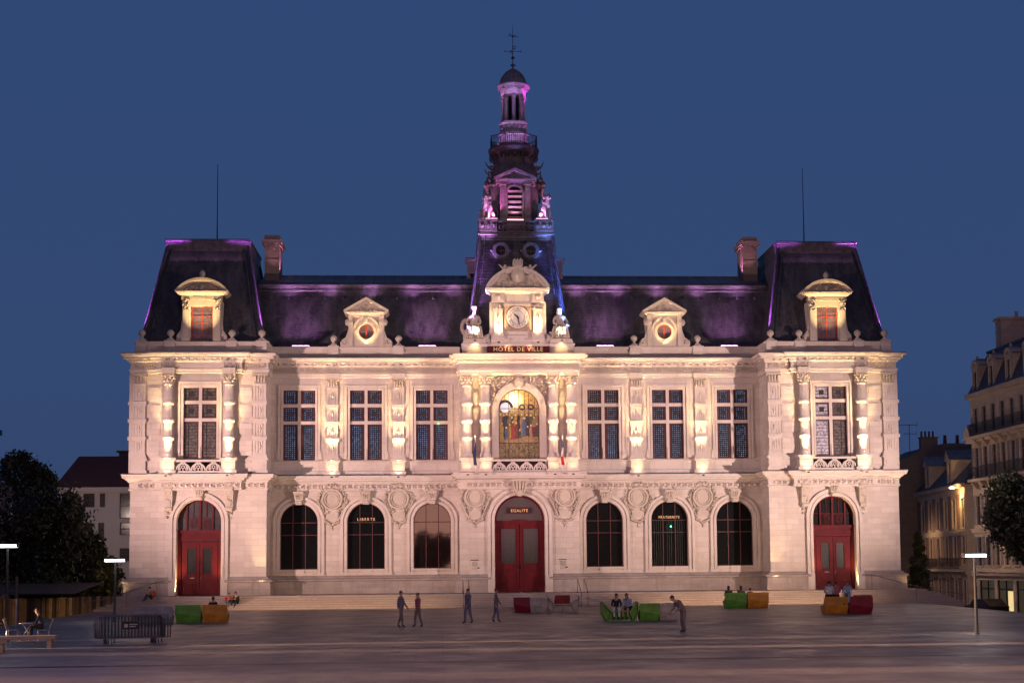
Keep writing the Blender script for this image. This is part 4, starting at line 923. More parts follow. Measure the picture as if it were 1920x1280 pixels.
    m.build('body', [shirt, trousers, SKINC, SHOE], o)
    H = MB()
    if cap: H.ell(h+Vector((0, .01, .045)), (.092, .10, .072)); H.ell(h+Vector((0, -.10, .035)), (.07, .06, .012)); H.build('cap', cap, o)
    H = MB(); H.ell(h+Vector((0, .022, .028)), (.088, .092, .098))
    if long_hair: H.ell(h+Vector((0, .05, -.10)), (.085, .065, .15)); H.ell(h+Vector((0, .07, -.20)), (.07, .05, .10))
    H.build('hair', hair or HAIRC, o)
    if skirt:
        k = MB(); k.frus(-.19, .19, -.20, .12, .0, -.15, .15, -.12, .10, .28) if pose != 'sit' else k.frus(-.2, .2, -.46, .12, .02, -.16, .16, -.3, .1, .24); k.build('skirt', trousers, o)
    if bag: bag(o, J)
    return o

# ------------------------------------------------------------------ clock aedicule
yb = YC-.02
m = MB(); m.box(-4.05, 4.05, -.9, 2.2, 16.2, 16.34); m.box(-2.14, 2.14, yb+.06, 2, 16.34, 16.42)
m.box(-2.2, 2.2, yb+.02, 2, 16.86, 17.02); m.box(-2.1, 2.1, yb+.1, 2, 17.02, 17.14)
for s in (-1, 1):
    c = s*3.0; m.box(c-.88, c+.88, yb-.10, 1.5, 16.22, 16.34); m.box(c-.84, c+.84, yb-.05, 1.5, 16.34, 16.9); m.box(c-.92, c+.92, yb-.14, 1.5, 16.9, 17.02); m.box(c-.80, c+.80, yb-.02, 1.2, 17.02, 17.2); m.box(c-.74, c+.74, yb+.04, 1.1, 17.2, 17.36)
m.build('attic_block', M_SM, TH)
m = MB(); m.box(-2.12, 2.12, yb+.03, yb+.2, 16.42, 16.86); SG = m.build('name_board', M_SIGN, TH)
m = MB(); put_text(m, 'HÔTEL DE VILLE', 0, yb+.015, 16.50, .42, .015, 1.0, 1.14); m.build('gilt_word', plain('glowing_gilt', (.9, .68, .38), .4, em=(1, .7, .35), es=.45), SG)  # name letters get a glow of their own, put into the gilt
AE = MB(); yf = yb+.05
AE.box(-1.85, 1.85, yf+.1, 2.0, 17.14, 17.62); AE.box(-1.9, 1.9, yf+.2, 1.9, 17.62, 20.0)
for s in (-1, 1):
    c = s*1.36; AE.box(c-.42, c+.42, yf-.12, yf+.2, 17.3, 17.45); AE.box(c-.38, c+.38, yf-.06, yf+.2, 17.45, 17.72); AE.box(c-.32, c+.32, yf, yf+.2, 17.72, 19.45)
    AE.box(c-.30, c-.24, yf-.03, yf, 17.85, 19.35); AE.box(c+.24, c+.30, yf-.03, yf, 17.85, 19.35); AE.box(c-.40, c+.40, yf-.08, yf+.2, 19.36, 19.46)
    for k in range(10): AE.leaf((c+random.uniform(-.3, .3), yf-.08, random.uniform(19.5, 19.85)), .17, .09, random.uniform(-1.5, 1.5), .08)
    AE.box(c-.44, c+.44, yf-.12, yf+.2, 19.86, 19.96); AE.box(c-.42, c+.42, yf-.16, yf+.2, 19.96, 20.5)
    AE.ell((c, yf-.2, 20.28), (.2, .08, .2)); 
    AE.prism([(s*1.9, 17.14), (s*2.35, 17.14), (s*2.42, 17.4), (s*2.25, 17.62), (s*2.02, 17.75), (s*1.93, 18.2), (s*1.9, 18.7)][::s], yf+.15, yf+1.0); AE.ell((s*2.18, yf+.12, 17.42), (.22, .12, .26))
    AE.box(*sorted((s*1.68, s*1.95)), yf+.1, yf+.4, 17.7, 19.9)
    AE.ell((c, yf-.02, 18.95), (.09, .05, .16)); AE.ell((c, yf-.02, 18.45), (.09, .04, .05)); AE.ell((c, yf-.02, 18.2), (.03, .04, .1))
AE.box(-.94, .94, yf+.04, yf+.2, 19.78, 20.5); AE.box(-1.02, 1.02, yf-.02, yf+.2, 19.66, 19.80)
AE.box(-1.80, 1.80, yf-.0, 1.9, 20.0, 20.52)
AE.sweep([(-1.88, yf+1.4), (-1.88, yf-.12), (1.88, yf-.12), (1.88, yf+1.4)], [(-.2, 20.48), (.04, 20.5), (.10, 20.58), (.28, 20.66), (.32, 20.78), (.34, 20.84), (-.3, 20.86)])
R_ = 2.38; zc = 22.22-R_; a0 = math.acos(2.15/R_*.985)
AE.arcband(0, zc, R_-.10, R_+.10, yf-.42, yf+1.6, a0, pi-a0, 28); AE.arcband(0, zc, R_-.26, R_-.10, yf-.30, yf+1.6, a0, pi-a0, 28)
AE.prism([(-1.9, 20.84), (1.9, 20.84)]+[((R_-.1)*cos(a0+(pi-2*a0)*k/18), zc+(R_-.1)*sin(a0+(pi-2*a0)*k/18)) for k in range(1, 18)], yf-.05, yf+1.5)
Aed = AE.build('clock_aedicule', M_SM, TH)
m = MB(); R = random.Random(2)
for k in range(70):
    t = R.uniform(-1, 1); m.leaf((t*1.5, yf-.10, 20.95+R.random()*.85*(1-t*t)), .28, .10, R.uniform(-1.5, 1.5), .14)
for s in (-1, 1):
    for rr in (.16, .26): m.tube([(s*.85+rr*cos(t*.5), yf-.12, 21.15+rr*sin(t*.5)) for t in range(13)], .035, 5)
m.lathe([(.42, 0), (.46, .08), (.34, .14), (.01, .18)], 0, 0, 16); s0 = len(m.v)-16*4-32; m.trans(Matrix.Translation((0, yf-.30, 21.75)) @ Matrix.Rotation(pi/2, 4, 'X') @ Matrix.Diagonal((1, 1.25, 1, 1)), s0)
m.box(-.30, .30, yf-.5, yf+.3, 22.2, 22.40)
for k in range(7): x = -.30+.1*k; m.box(x-.035, x+.035, yf-.48, yf-.2, 22.40, 22.80+.08*(k % 2))
m.lathe([(.34, 22.38), (.38, 22.45), (.34, 22.6), (.36, 22.68)], 0, yf-.1, 14)
m.build('pediment_carving', M_SCU, Aed)
m = MB(); put_text(m, 'MDCCCLXXV', 0, yf+.035, 20.05, .36, .012, .92, 1.0); m.build('carved_date', M_DKT, Aed)
# two putti on the pediment
for s in (-1, 1):
    B = Vector((s*.95, yf-.2, 21.9)); P = lambda x, y, z: tuple(B+Vector((s*x, y, z)))
    J = dict(pel=(P(0, 0, 0), .15), che=(P(-.05, 0, .34), .15), nec=(P(-.08, -.03, .48), .07), hea=(P(-.08, -.05, .62), .12), k1=(P(.28, -.12, -.14), .09), f1=(P(.5, -.1, -.34), .06), k2=(P(.02, -.2, -.12), .09), f2=(P(.1, -.22, -.38), .06),
             s1=(P(.1, 0, .38), .07), e1=(P(.24, -.02, .52), .055), h1=(P(.38, -.02, .60), .05), s2=(P(-.2, 0, .38), .07), e2=(P(-.38, -.05, .44), .055), h2=(P(-.52, -.08, .42), .05))
    v, f = skin(J, [('pel', 'che'), ('che', 'nec'), ('nec', 'hea'), ('pel', 'k1'), ('k1', 'f1'), ('pel', 'k2'), ('k2', 'f2'), ('che', 's1'), ('s1', 'e1'), ('e1', 'h1'), ('che', 's2'), ('s2', 'e2'), ('e2', 'h2')])
    m = MB(); m.add(v, f, True)
    for k in range(8): m.leaf((B.x+s*(.25+.09*k), yf-.18, 21.75-.07*k), .22, .1, R.uniform(-1, 1), .1)
    m.build('putto', M_SCU, Aed)
# clock
m = MB(); yk = yf+.02; m.box(-.93, .93, yk+.02, yk+.15, 17.92, 19.66); CK = m.build('clock', M_TAN, TH)
zc = 18.86; m = MB(); m.arcband(-.02, zc, 0, .80, yk-.02, yk+.02, 0, 2*pi, 40); m.build('dial', M_CREAM, CK)
m = MB(); m.arcband(-.02, zc, 0, .46, yk-.035, yk-.02, 0, 2*pi, 32)
for k in range(12):
    a = radians(30*k+15)
for k in range(12):
    a = pi/2-radians(30*k); m.obox(Matrix.Translation((-.02+.63*cos(a), yk-.03, zc+.63*sin(a))) @ Matrix.Rotation(-a, 4, 'Y'), .25, .03, .20)
m.build('numeral_plaque', M_WHITE, CK)
m = MB()
for k, t in enumerate(('XII', 'I', 'II', 'III', 'IIII', 'V', 'VI', 'VII', 'VIII', 'IX', 'X', 'XI')):
    a = pi/2-radians(30*k); r = .56; put_text(m, t, -.02+r*cos(a), yk-.05, zc+r*sin(a), .17, .004, .62 if len(t) > 2 else .8, 1., pi/2-a)
m.arcband(-.02, zc, .455, .475, yk-.038, yk-.02, 0, 2*pi, 32); m.arcband(-.02, zc, .79, .82, yk-.03, yk, 0, 2*pi, 40)
m.build('numeral', plain('blue_black_enamel', (.04, .04, .07), .5), CK)
m = MB()
for ang, L, w in ((radians(30*10+14), .40, .05), (radians(28*6), .64, .035)):      # 10:28
    a = pi/2-ang; d = Vector((cos(a), 0, sin(a))); n_ = Vector((-sin(a), 0, cos(a))); o = Vector((-.02, yk-.075, zc))
    p = [o-d*.14-n_*w*.6, o-d*.14+n_*w*.6, o+d*L*.6+n_*w, o+d*L, o+d*L*.6-n_*w]; b = len(m.v); m.v += [tuple(x) for x in p]; m.f += [tuple(b+i for i in range(5))]; m.m += [0]; m.sm += [False]
m.arcband(-.02, zc, 0, .06, yk-.09, yk-.06, 0, 2*pi, 12); m.build('clock_hand', M_DKT, CK)
# seated allegorical statues
def allegory(s):
    c = s*2.98-.05; B = Vector((c, yb+.50, 17.36)); k_ = 1.3; m = MB()
    P = lambda x, y, z: tuple(B+Vector((x*s, y, z))*k_)
    J = dict(pel=(P(0, 0, .62), .22), wai=(P(0, -.02, .88), .20), che=(P(0, -.05, 1.12), (.27, .20)), nec=(P(0, -.07, 1.34), .09), hea=(P(-.03, -.10, 1.50), .135), top=(P(-.03, -.09, 1.62), .13),
             Lh=(P(-.14, -.05, .58), .2), Lk=(P(-.22, -.52, .60), .15), La=(P(-.2, -.50, .16), .09), Lt=(P(-.22, -.66, .06), .07), Rh=(P(.14, -.05, .58), .2), Rk=(P(.24, -.5, .66), .15), Ra=(P(.2, -.52, .16), .09), Rt=(P(.22, -.68, .06), .07),
             Ls=(P(-.25, -.05, 1.18), .14), Le=(P(-.33, -.12, .88), .12), Lw=(P(-.20, -.38, .78), .08), Rs=(P(.25, -.05, 1.18), .14), Re=(P(.38, -.10, .9), .12), Rw=(P(.34, -.38, .76), .08))
    v, f = skin(J, [('pel', 'wai'), ('wai', 'che'), ('che', 'nec'), ('nec', 'hea'), ('hea', 'top'), ('pel', 'Lh'), ('Lh', 'Lk'), ('Lk', 'La'), ('La', 'Lt'), ('pel', 'Rh'), ('Rh', 'Rk'), ('Rk', 'Ra'), ('Ra', 'Rt'), ('che', 'Ls'), ('Ls', 'Le'), ('Le', 'Lw'), ('che', 'Rs'), ('Rs', 'Re'), ('Re', 'Rw')])
    m.add(v, f, True); m.box(c-.55, c+.55, yb+.3, yb+1.2, 17.36, 18.1)
    for k in range(9): x = -.34+.085*k; m.tube([P(x, -.42-.05*(k % 2), .66), P(x*1.15, -.52-.06*(k % 2), .3), P(x*1.3, -.5, .02)], .07, 6)
    for k in range(6): x = -.2+.08*k; m.tube([P(x, -.2, 1.2), P(x*.8, -.25-.04*(k % 2), .9), P(x*1.2, -.3, .7)], .045, 5)
    o = m.build('seated_statue', M_SCU, TH); m = MB()
    m.ell(P(-.03, -.07, 1.62), (.17, .18, .12))
    if s < 0:
        m.lathe([(.17, B.z+1.64*k_), (.20, B.z+1.74*k_), (.15, B.z+1.8*k_)], c+.03, yb+.40, 10)
        for k in range(12): a = radians(100+12*k); m.leaf((c-.50+.32*cos(a), yb+.5, 18.25+.5*sin(a)), .34, .12, -a, .1)
        m.box(c-.75, c-.4, yb+.2, yb+.6, 17.36, 18.0)
    else:
        m.ell(P(-.03, -.02, 1.45), (.2, .16, .28)); m.box(c+.22, c+.60, yb-.1, yb+.2, 18.22, 18.3); m.box(c-.74, c-.42, yb+.3, yb+.7, 17.36, 17.9)
    m.build('statue_attribute', M_SCU, o)
allegory(-1); allegory(1)

# ------------------------------------------------------------------ bell tower
M_AMB = plain('amber_pane', (.07, .045, .025), .4)
TY = 2.6
m = MB(); zs_ = [(16.6, 3.62), (18.0, 3.42), (19.5, 3.20), (21.5, 2.93), (23.5, 2.70), (24.9, 2.58)]
for (z0, h0), (z1, h1) in zip(zs_, zs_[1:]): m.frus(-h0, h0, TY-h0, TY+h0, z0, -h1, h1, TY-h1, TY+h1, z1)
zr = 17.2
while zr < 24.4:
    for (z0, h0), (z1, h1) in zip(zs_, zs_[1:]):
        if z0 <= zr < z1: hh = h0+(h1-h0)*(zr-z0)/(z1-z0)
    m.frus(-hh-.055, hh+.055, TY-hh-.055, TY+hh+.055, zr, -hh+.01, hh-.01, TY-hh+.01, TY+hh-.01, zr+.19); zr += .205
TR = m.build('tower_roof', M_SLT, TH); m = MB()
for sx in (-1, 1):
    for sy in (-1, 1): m.tube([(sx*(h-.02), TY+sy*(h-.02), z) for z, h in zs_], .12, 8)
    m.tube([(sx*(h-.42), TY-(h+.01), z) for z, h in zs_], .05, 6)
m.sweep([(-2.58, TY+2.5), (-2.58, TY-2.58), (2.58, TY-2.58), (2.58, TY+2.5)], [(0, 24.5), (.06, 24.52), (.06, 24.6), (.02, 24.65), (.02, 24.85), (.12, 24.92), (.12, 25.02), (-.1, 25.06)])
m.box(-2.6, 2.6, TY-2.6, TY+2.6, 24.86, 25.04); m.build('roof_ridge', M_LEAD, TR)
for s in (-1, 1):
    m = MB(); cx = s*1.05-.05; y0 = TY-2.90; n = 20; z0 = 23.72
    m.arcband(cx, z0, .36, .58, y0-.12, y0+.5, 0, 2*pi, n); m.arcband(cx, z0, .56, .62, y0+.02, y0+.5, 0, 2*pi, n); m.ell((cx+s*.60, y0, z0), (.16, .1, .13)); m.ell((cx-s*.60, y0, z0), (.14, .1, .1)); m.box(cx-.02, cx+.02, y0+.05, y0+.1, z0-.36, z0+.36); m.box(cx-.36, cx-.02, y0+.06, y0+.09, z0-.02, z0+.02); m.box(cx+.02, cx+.36, y0+.06, y0+.09, z0-.02, z0+.02)
    o = m.build('oculus', M_LEAD, TH); m = MB(); m.disc(cx, z0, .37, y0+.30, n); m.build('pane', M_AMB, o)
    m = MB(); m.box(*sorted((s*2.5, s*3.4)), TY-.6, TY+.6, 22.6, 23.5); m.box(*sorted((s*2.4, s*3.55)), TY-.7, TY+.7, 23.5, 23.68); m.box(*sorted((s*3.2, s*3.42)), TY-.5, TY+.5, 22.3, 22.6); m.build('side_lucarne', M_DK, TH)
# balustraded platform
m = MB(); h = 2.62
m.box(-h, h, TY-h, TY+h, 25.05, 25.16)
for s in (-1, 1):
    m.box(*sorted((s*h, s*1.35)), TY-h-.04, TY-h+1.1, 25.16, 25.26); m.box(*sorted((s*h, s*1.35)), TY-h, TY-h+1.0, 25.26, 25.90); m.box(*sorted((s*(h+.06), s*1.3)), TY-h-.06, TY-h+1.1, 25.90, 26.04)
    for k in range(3): m.ell((s*(1.55+.4*k), TY-h-.04, 25.58), (.14, .08, .18))
m.box(-1.3, 1.3, TY-h+.02, TY-h+.2, 25.82, 25.94)
for k in range(7):
    x = -1.08+.36*k; m.arcband(x, 25.48, .10, .15, TY-h+.03, TY-h+.15, 0, 2*pi, 12); m.box(x+.155, x+.205, TY-h+.04, TY-h+.14, 25.16, 25.82)
m.box(-h, -h+.2, TY-h+1.1, TY+h, 25.16, 26.0); m.box(h-.2, h, TY-h+1.1, TY+h, 25.16, 26.0); m.box(-h+.2, h-.2, TY+h-.2, TY+h, 25.16, 26.0)
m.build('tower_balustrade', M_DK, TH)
# belfry body: octagon with a pedimented front
def octa(r, z0, z1, r1=None): 
    r1 = r1 or r; return [(r/cos(pi/8), z0), (r1/cos(pi/8), z1)]
m = MB()
def olathe(pr, seg=8): 
    s0 = len(m.v); m.lathe([(r/cos(pi/8), z) for r, z in pr], 0, 0, 8, 0, 2*pi, False); m.trans(Matrix.Translation((0, TY, 0)) @ Matrix.Rotation(pi/8, 4, 'Z'), s0)
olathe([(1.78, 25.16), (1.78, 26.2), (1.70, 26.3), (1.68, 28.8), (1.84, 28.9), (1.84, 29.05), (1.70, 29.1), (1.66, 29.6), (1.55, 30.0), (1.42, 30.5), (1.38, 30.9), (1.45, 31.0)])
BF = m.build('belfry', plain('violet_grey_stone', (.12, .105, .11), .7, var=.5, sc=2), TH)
m = MB(); y = TY-1.78
for s in (-1, 1):
    m.box(*sorted((s*.62, s*1.12)), y-.12, y+.3, 26.05, 26.3); m.box(*sorted((s*.66, s*1.08)), y-.06, y+.3, 26.3, 28.65); m.box(*sorted((s*.60, s*1.16)), y-.14, y+.3, 28.65, 28.78); m.box(*sorted((s*.78, s*.96)), y-.10, y-.06, 26.4, 28.5)
m.box(-1.3, 1.3, y-.12, y+.3, 28.78, 29.02)
for s in (-1, 1): m.prism([(0, 29.62), (0, 29.86), (s*1.52, 29.16), (s*1.52, 29.0), (s*1.36, 29.0)][::s], y-.32, y+.4)
m.box(-1.5, 1.5, y-.28, y+.4, 28.98, 29.1); m.prism([(-1.3, 29.08), (1.3, 29.08), (0, 29.66)], y-.08, y+.3)
for s in (-1, 1): m.leaf((s*.45, y-.14, 29.22), .3, .12, .3*s, .08)
m.ell((0, y-.14, 29.36), (.12, .08, .14)); m.arcband(-.03, 28.05, .52, .66, y-.10, y+.1, 0, pi, 16); m.ell((-.03, y-.14, 28.64), (.08, .06, .1))
for s in (-1, 1): m.box(*sorted((-.03+s*.52, -.03+s*.64)), y-.08, y+.1, 26.1, 28.05)
m.build('belfry_front', plain('belfry_limestone', (.20, .18, .18), .7, var=.35), BF)
m = MB(); m.add([(-.55, y-.01, 26.15), (.49, y-.01, 26.15)]+[(-.03+.52*cos(pi*k/12), y-.01, 28.05+.52*sin(pi*k/12)) for k in range(13)], [tuple(range(15))]); m.build('belfry_opening', M_BLK, BF)
m = MB()
for k in range(6):
    z = 26.3+.38*k; m.obox(Matrix.Translation((-.03, y-.06, z)) @ Matrix.Rotation(radians(35), 4, 'X'), .98, .03, .20)
m.build('louvre', plain('louvre_wood', (.26, .18, .17), .7), BF)
M_GAR = plain('gargoyle_stone', (.15, .12, .13), .75, var=.3)
# seated beasts on the corners of the platform
def beast(x, y, z, rz, k, nm='seated_lion'):
    J = dict(hip=((0, .34, .28), .26), bel=((0, .10, .55), .23), che=((0, -.20, .86), .25), nec=((0, -.30, 1.15), .20), hea=((0, -.40, 1.38), .19), muz=((0, -.62, 1.32), .12))
    for s in (-1, 1):
        n = 'L' if s < 0 else 'R'; J.update({n+'s': ((s*.17, -.28, .75), .13), n+'e': ((s*.17, -.36, .42), .09), n+'p': ((s*.17, -.40, .08), .08), n+'t': ((s*.17, -.56, .05), .085), n+'k': ((s*.26, -.02, .40), .15), n+'h': ((s*.25, .28, .10), .10), n+'f': ((s*.26, -.12, .06), .08)})
    E = [('hip', 'bel'), ('bel', 'che'), ('che', 'nec'), ('nec', 'hea'), ('hea', 'muz')]
    for n in 'LR': E += [('che', n+'s'), (n+'s', n+'e'), (n+'e', n+'p'), (n+'p', n+'t'), ('hip', n+'k'), (n+'k', n+'h'), (n+'h', n+'f')]
    v, f = skin(J, E); m = MB(); m.add(v, f, True)
    for s in (-1, 1): m.ell((s*.13, -.34, 1.56), (.06, .04, .08))
    m.ell((0, -.56, 1.22), (.09, .12, .03)); m.tube([(0, .5, .15), (.1, .75, .2), (.2, .8, .6), (.15, .7, .8)], .05, 6)
    for kk in range(26):
        a = 2*pi*kk/13; m.ell((.22*cos(a), -.24+.10*sin(a)-.0, 1.0+.34*(kk % 2)+.04*sin(3*a)), (.09, .09, .14))
    m.trans(Matrix.Translation((x, y, z)) @ Matrix.Rotation(rz, 4, 'Z') @ Matrix.Scale(k, 4)); return m.build(nm, plain('beast_stone', (.34, .30, .30), .75, var=.2), TH)
beast(-1.90, TY-2.2, 26.04, radians(-30), 1.18); beast(2.0, TY-2.2, 26.04, radians(35), 1.18); beast(-2.0, TY+2.1, 26.04, radians(-140), 1.15); beast(2.0, TY+2.1, 26.04, radians(140), 1.15)
for s in (-1, 1):
    for yy in (-.9, .9):
        m = MB(); m.tube([(s*1.4, TY+yy, 28.9), (s*1.85, TY+yy*1.2, 28.9), (s*2.0, TY+yy*1.25, 28.5), (s*1.85, TY+yy*1.2, 28.1)], .16, 7); m.ell((s*2.02, TY+yy*1.25, 28.85), (.2, .22, .28)); m.lathe([(.13, 29.05), (.2, 29.1), (.16, 29.35), (.05, 29.5), (.02, 29.85)], s*1.85, TY+yy*1.2, 8)
        m.tube([(s*1.45, TY+yy*.8, 30.0), (s*1.75, TY+yy, 30.1), (s*1.95, TY+yy*1.1, 30.25), (s*2.08, TY+yy*1.1, 30.55)], .12, 6, r1=.03); m.ell((s*1.62, TY+yy*.9, 30.18), (.2, .14, .16)); m.build('gargoyle', M_GAR, BF)
# gallery, railing
m = MB()
m.lathe([(1.42, 30.9), (1.45, 31.05), (1.62, 31.15), (1.78, 31.3), (1.80, 31.5), (1.84, 31.55), (1.84, 31.66), (1.0, 31.68)], 0, TY, 24)
for k in range(20): a = 2*pi*k/20; m.obox(Matrix.Translation((1.60*cos(a), TY+1.60*sin(a), 31.02)) @ Matrix.Rotation(a, 4, 'Z'), .34, .12, .26)
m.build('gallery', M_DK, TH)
m = MB()
for z, t in ((32.52, .035), (32.32, .018), (31.78, .025)): m.tube([(1.76*cos(2*pi*k/8+pi/8), TY+1.76*sin(2*pi*k/8+pi/8), z) for k in range(8)], t, 5, True, False)
for e in range(8):
    a, b = [Vector((1.76*cos(2*pi*k/8+pi/8), TY+1.76*sin(2*pi*k/8+pi/8), 0)) for k in (e, e+1)]
    for k in range(9):
        p = a.lerp(b, k/9); r = .032 if k == 0 else .018; m.tube([(p.x, p.y, 31.66), (p.x, p.y, 32.55 if k == 0 else 32.5)], r, 4, smooth=False)
m.build('gallery_railing', M_BLK, TH)
M_LAN = plain('lantern_lead', (.27, .25, .29), .5, .15, var=.25)
m = MB(); m.lathe([(1.05, 31.66), (1.02, 32.6), (1.12, 32.7), (1.12, 32.78), (.98, 32.85), (.95, 33.1), (.90, 33.15), (.90, 33.42), (1.02, 33.5), (1.04, 33.6), (.6, 33.64)], 0, TY, 16, smooth=False)
for k in range(16): a = 2*pi*k/16; m.obox(Matrix.Translation((.95*cos(a), TY+.95*sin(a), 33.28)) @ Matrix.Rotation(a, 4, 'Z'), .08, .12, .26)
LT = m.build('lantern_drum', M_LAN, TH)
for k in range(8):
    a = 2*pi*(k+.5)/8+pi/8; m = MB(); m.lathe([(.16, 33.62), (.16, 33.72), (.15, 33.78), (.14, 35.15), (.15, 35.22), (.16, 35.32)], .74*cos(a), TY+.74*sin(a), 10); m.build('lantern_column', M_LAN, LT)
m = MB(); m.lathe([(.42, 33.6), (.42, 35.4)], 0, TY, 10); m.build('lantern_core', M_BLK, LT)
m = MB()
m.lathe([(.62, 35.60), (.92, 35.62), (.92, 35.95), (1.0, 36.0), (.95, 36.1), (1.18, 36.28), (1.20, 36.4), (1.08, 36.48), (.6, 36.5)], 0, TY, 24)
for k in range(8):
    a = 2*pi*k/8+pi/8; s0 = len(m.v); m.arcband(0, 35.32, .20, .30, -.06, .06, 0, pi, 8); m.trans(Matrix.Translation((.82*cos(a), TY+.82*sin(a), 0)) @ Matrix.Rotation(a+pi/2, 4, 'Z'), s0)
    a = 2*pi*(k+.5)/8+pi/8; m.box(.8*cos(a)-.12, .8*cos(a)+.12, TY+.8*sin(a)-.12, TY+.8*sin(a)+.12, 35.32, 35.62); m.ell((1.0*cos(a), TY+1.0*sin(a), 36.1), (.08, .08, .1))
m.build('lantern_cornice', M_LAN, LT)
m = MB(); m.lathe([(.98, 36.46), (.96, 36.6), (.92, 36.75), (.84, 36.97), (.68, 37.22), (.48, 37.42), (.26, 37.58), (.10, 37.72), (.05, 37.8)], 0, TY, 16)
for k in range(16): 
    a = 2*pi*k/16; m.tube([((r+.01)*cos(a), TY+(r+.01)*sin(a), z) for r, z in ((.97, 36.5), (.93, 36.75), (.85, 36.97), (.69, 37.22), (.48, 37.43), (.22, 37.61))], .022, 4)
m.build('dome', plain('dome_lead', (.24, .225, .24), .5, .35, var=.3), LT)
# weathervane
m = MB(); x0 = 0; m.lathe([(.06, 37.75), (.05, 37.85), (.17, 37.95), (.05, 38.06), (.03, 38.2), (.03, 38.4), (.13, 38.47), (.14, 38.55), (.04, 38.63), (.025, 38.7), (.02, 40.4), (.008, 40.95)], 0, TY, 8)
m.tube([(-.60, TY, 39.0), (.60, TY, 39.0)], .022, 5); m.tube([(0, TY-.6, 39.0), (0, TY+.6, 39.0)], .022, 5)
for s in (-1, 1): m.ell((s*.6, TY, 39.0), (.03, .03, .08)); m.tube([(0, TY, 37.95), (s*.12, TY, 38.04), (s*.2, TY, 37.9)], .02, 4)
put_text(m, 'O', .12, TY-.3, 39.07, .36, .02); put_text(m, 'E', -.14, TY-.6, 38.65, .34, .02)
m.leaf((.02, TY, 40.12), .26, .16, .3, .03); m.leaf((-.18, TY, 40.25), .26, .07, .7, .02); m.leaf((-.25, TY, 40.15), .22, .05, .1, .02); m.leaf((.18, TY, 40.22), .10, .09, 0, .03); m.tube([(.16, TY, 40.1), (.42, TY, 40.08)], .02, 4)
m.build('weathervane', plain('vane_iron', (.10, .07, .09), .5, .4), LT)

# ================================================================== lights on the town hall (uplights and LED bars, with unseen spots added for its glow)
GAIN = 6.5
fx = MB(); ledp = M_LEDP; ledm = M_LEDM
def fit(x, y, z, w=.16): b = MB(); b.box(x-w/2, x+w/2, y-.05, y+.05, z-.06, z+.02); b.build('uplight', M_FIX, TH)
def up(c, y, dep, p, e=0.):
    y -= e; dep0 = dep
    spot((c, y-dep-.42, 7.95), (c, y-dep+.02, 8.8), p*.12, WARM, 85, 1, .04); spot((c, y-dep-.55, 8.0), (c, y-dep*.45, 12.6), p*2.1, WARM, 34, 1, .04); spot((c, y-dep-.62, 8.05), (c, y-dep*.6-.1, 15.9), p*4.6, WARM, 44, 1, .04); fit(c, y-dep-.48, 7.93)
for c in (-12.78, -8.25, 8.25, 12.78): up(c, 0, .42, 120)
for s in (-1, 1):
    for d in (-1, 1): up(s*PX+d*2.0, YP, .84, 130)
    for c in (s*2.33, s*3.56): up(c, YC, .94, 115, .30)
    spot((s*PX, YP-1.25, 16.2), (s*PX, YP+.1, 20.0), 400, WARM, 60, .9, .05); fit(s*PX, YP-.9, 16.2)
    spot((s*10.43, -.85, 16.2), (s*10.43, .0, 19.4), 170, WARM, 62, .9, .05); fit(s*10.43, -.6, 16.2)
    spot((s*1.36, yb-.50, 17.1), (s*1.25, yb+.05, 19.5), 190, WARM, 62, .9, .05); fit(s*1.36, yb-.5, 17.06)
    spot((s*2.98, yb-.60, 17.20), (s*2.98, yb+.40, 19.3), 330, (1, .80, .55), 50, .8, .05); fit(s*2.98, yb-.60, 17.17)
    spot((s*2.98, yb-.50, 17.1), (s*2.98, yb-.05, 16.6), 7, WARM, 100, .9, .05)
    spot((s*17.25, YP-.85, .0), (s*17.25, YP, 5.5), 190, WARM, 46, .9, .05)
    spot((s*27.0, -2.1, .05), (s*26.0, -1.9, 3.0), 420, WARM, 90, .9, .05)
    spot((s*26.75, -3.25, .0), (s*26.1, -2.5, 1.3), 16, WARM, 80, 1, .05)
    for d in (-1, 1): spot((s*PX+d*1.35, YP-.30, .05), (s*PX+d*.9, YP+.15, 6.3), 120, WARM, 60, .9, .05)
    spot((s*4.35, -1.6, 8.3), (s*4.6, -.1, 14.5), 60, WARM, 50, .9, .05)
for x in (-.8, .8): spot((x, yb-.30, 16.96), (x*.9, yb+.1, 16.5), 2, WARM, 120, .9, .03)
spot((-.9, YC-.95, 12.2), (0, YC-.1, 14.6), 25, WARM, 90, 1, .05); spot((.9, YC-.95, 12.2), (0, YC-.1, 14.6), 25, WARM, 90, 1, .05)
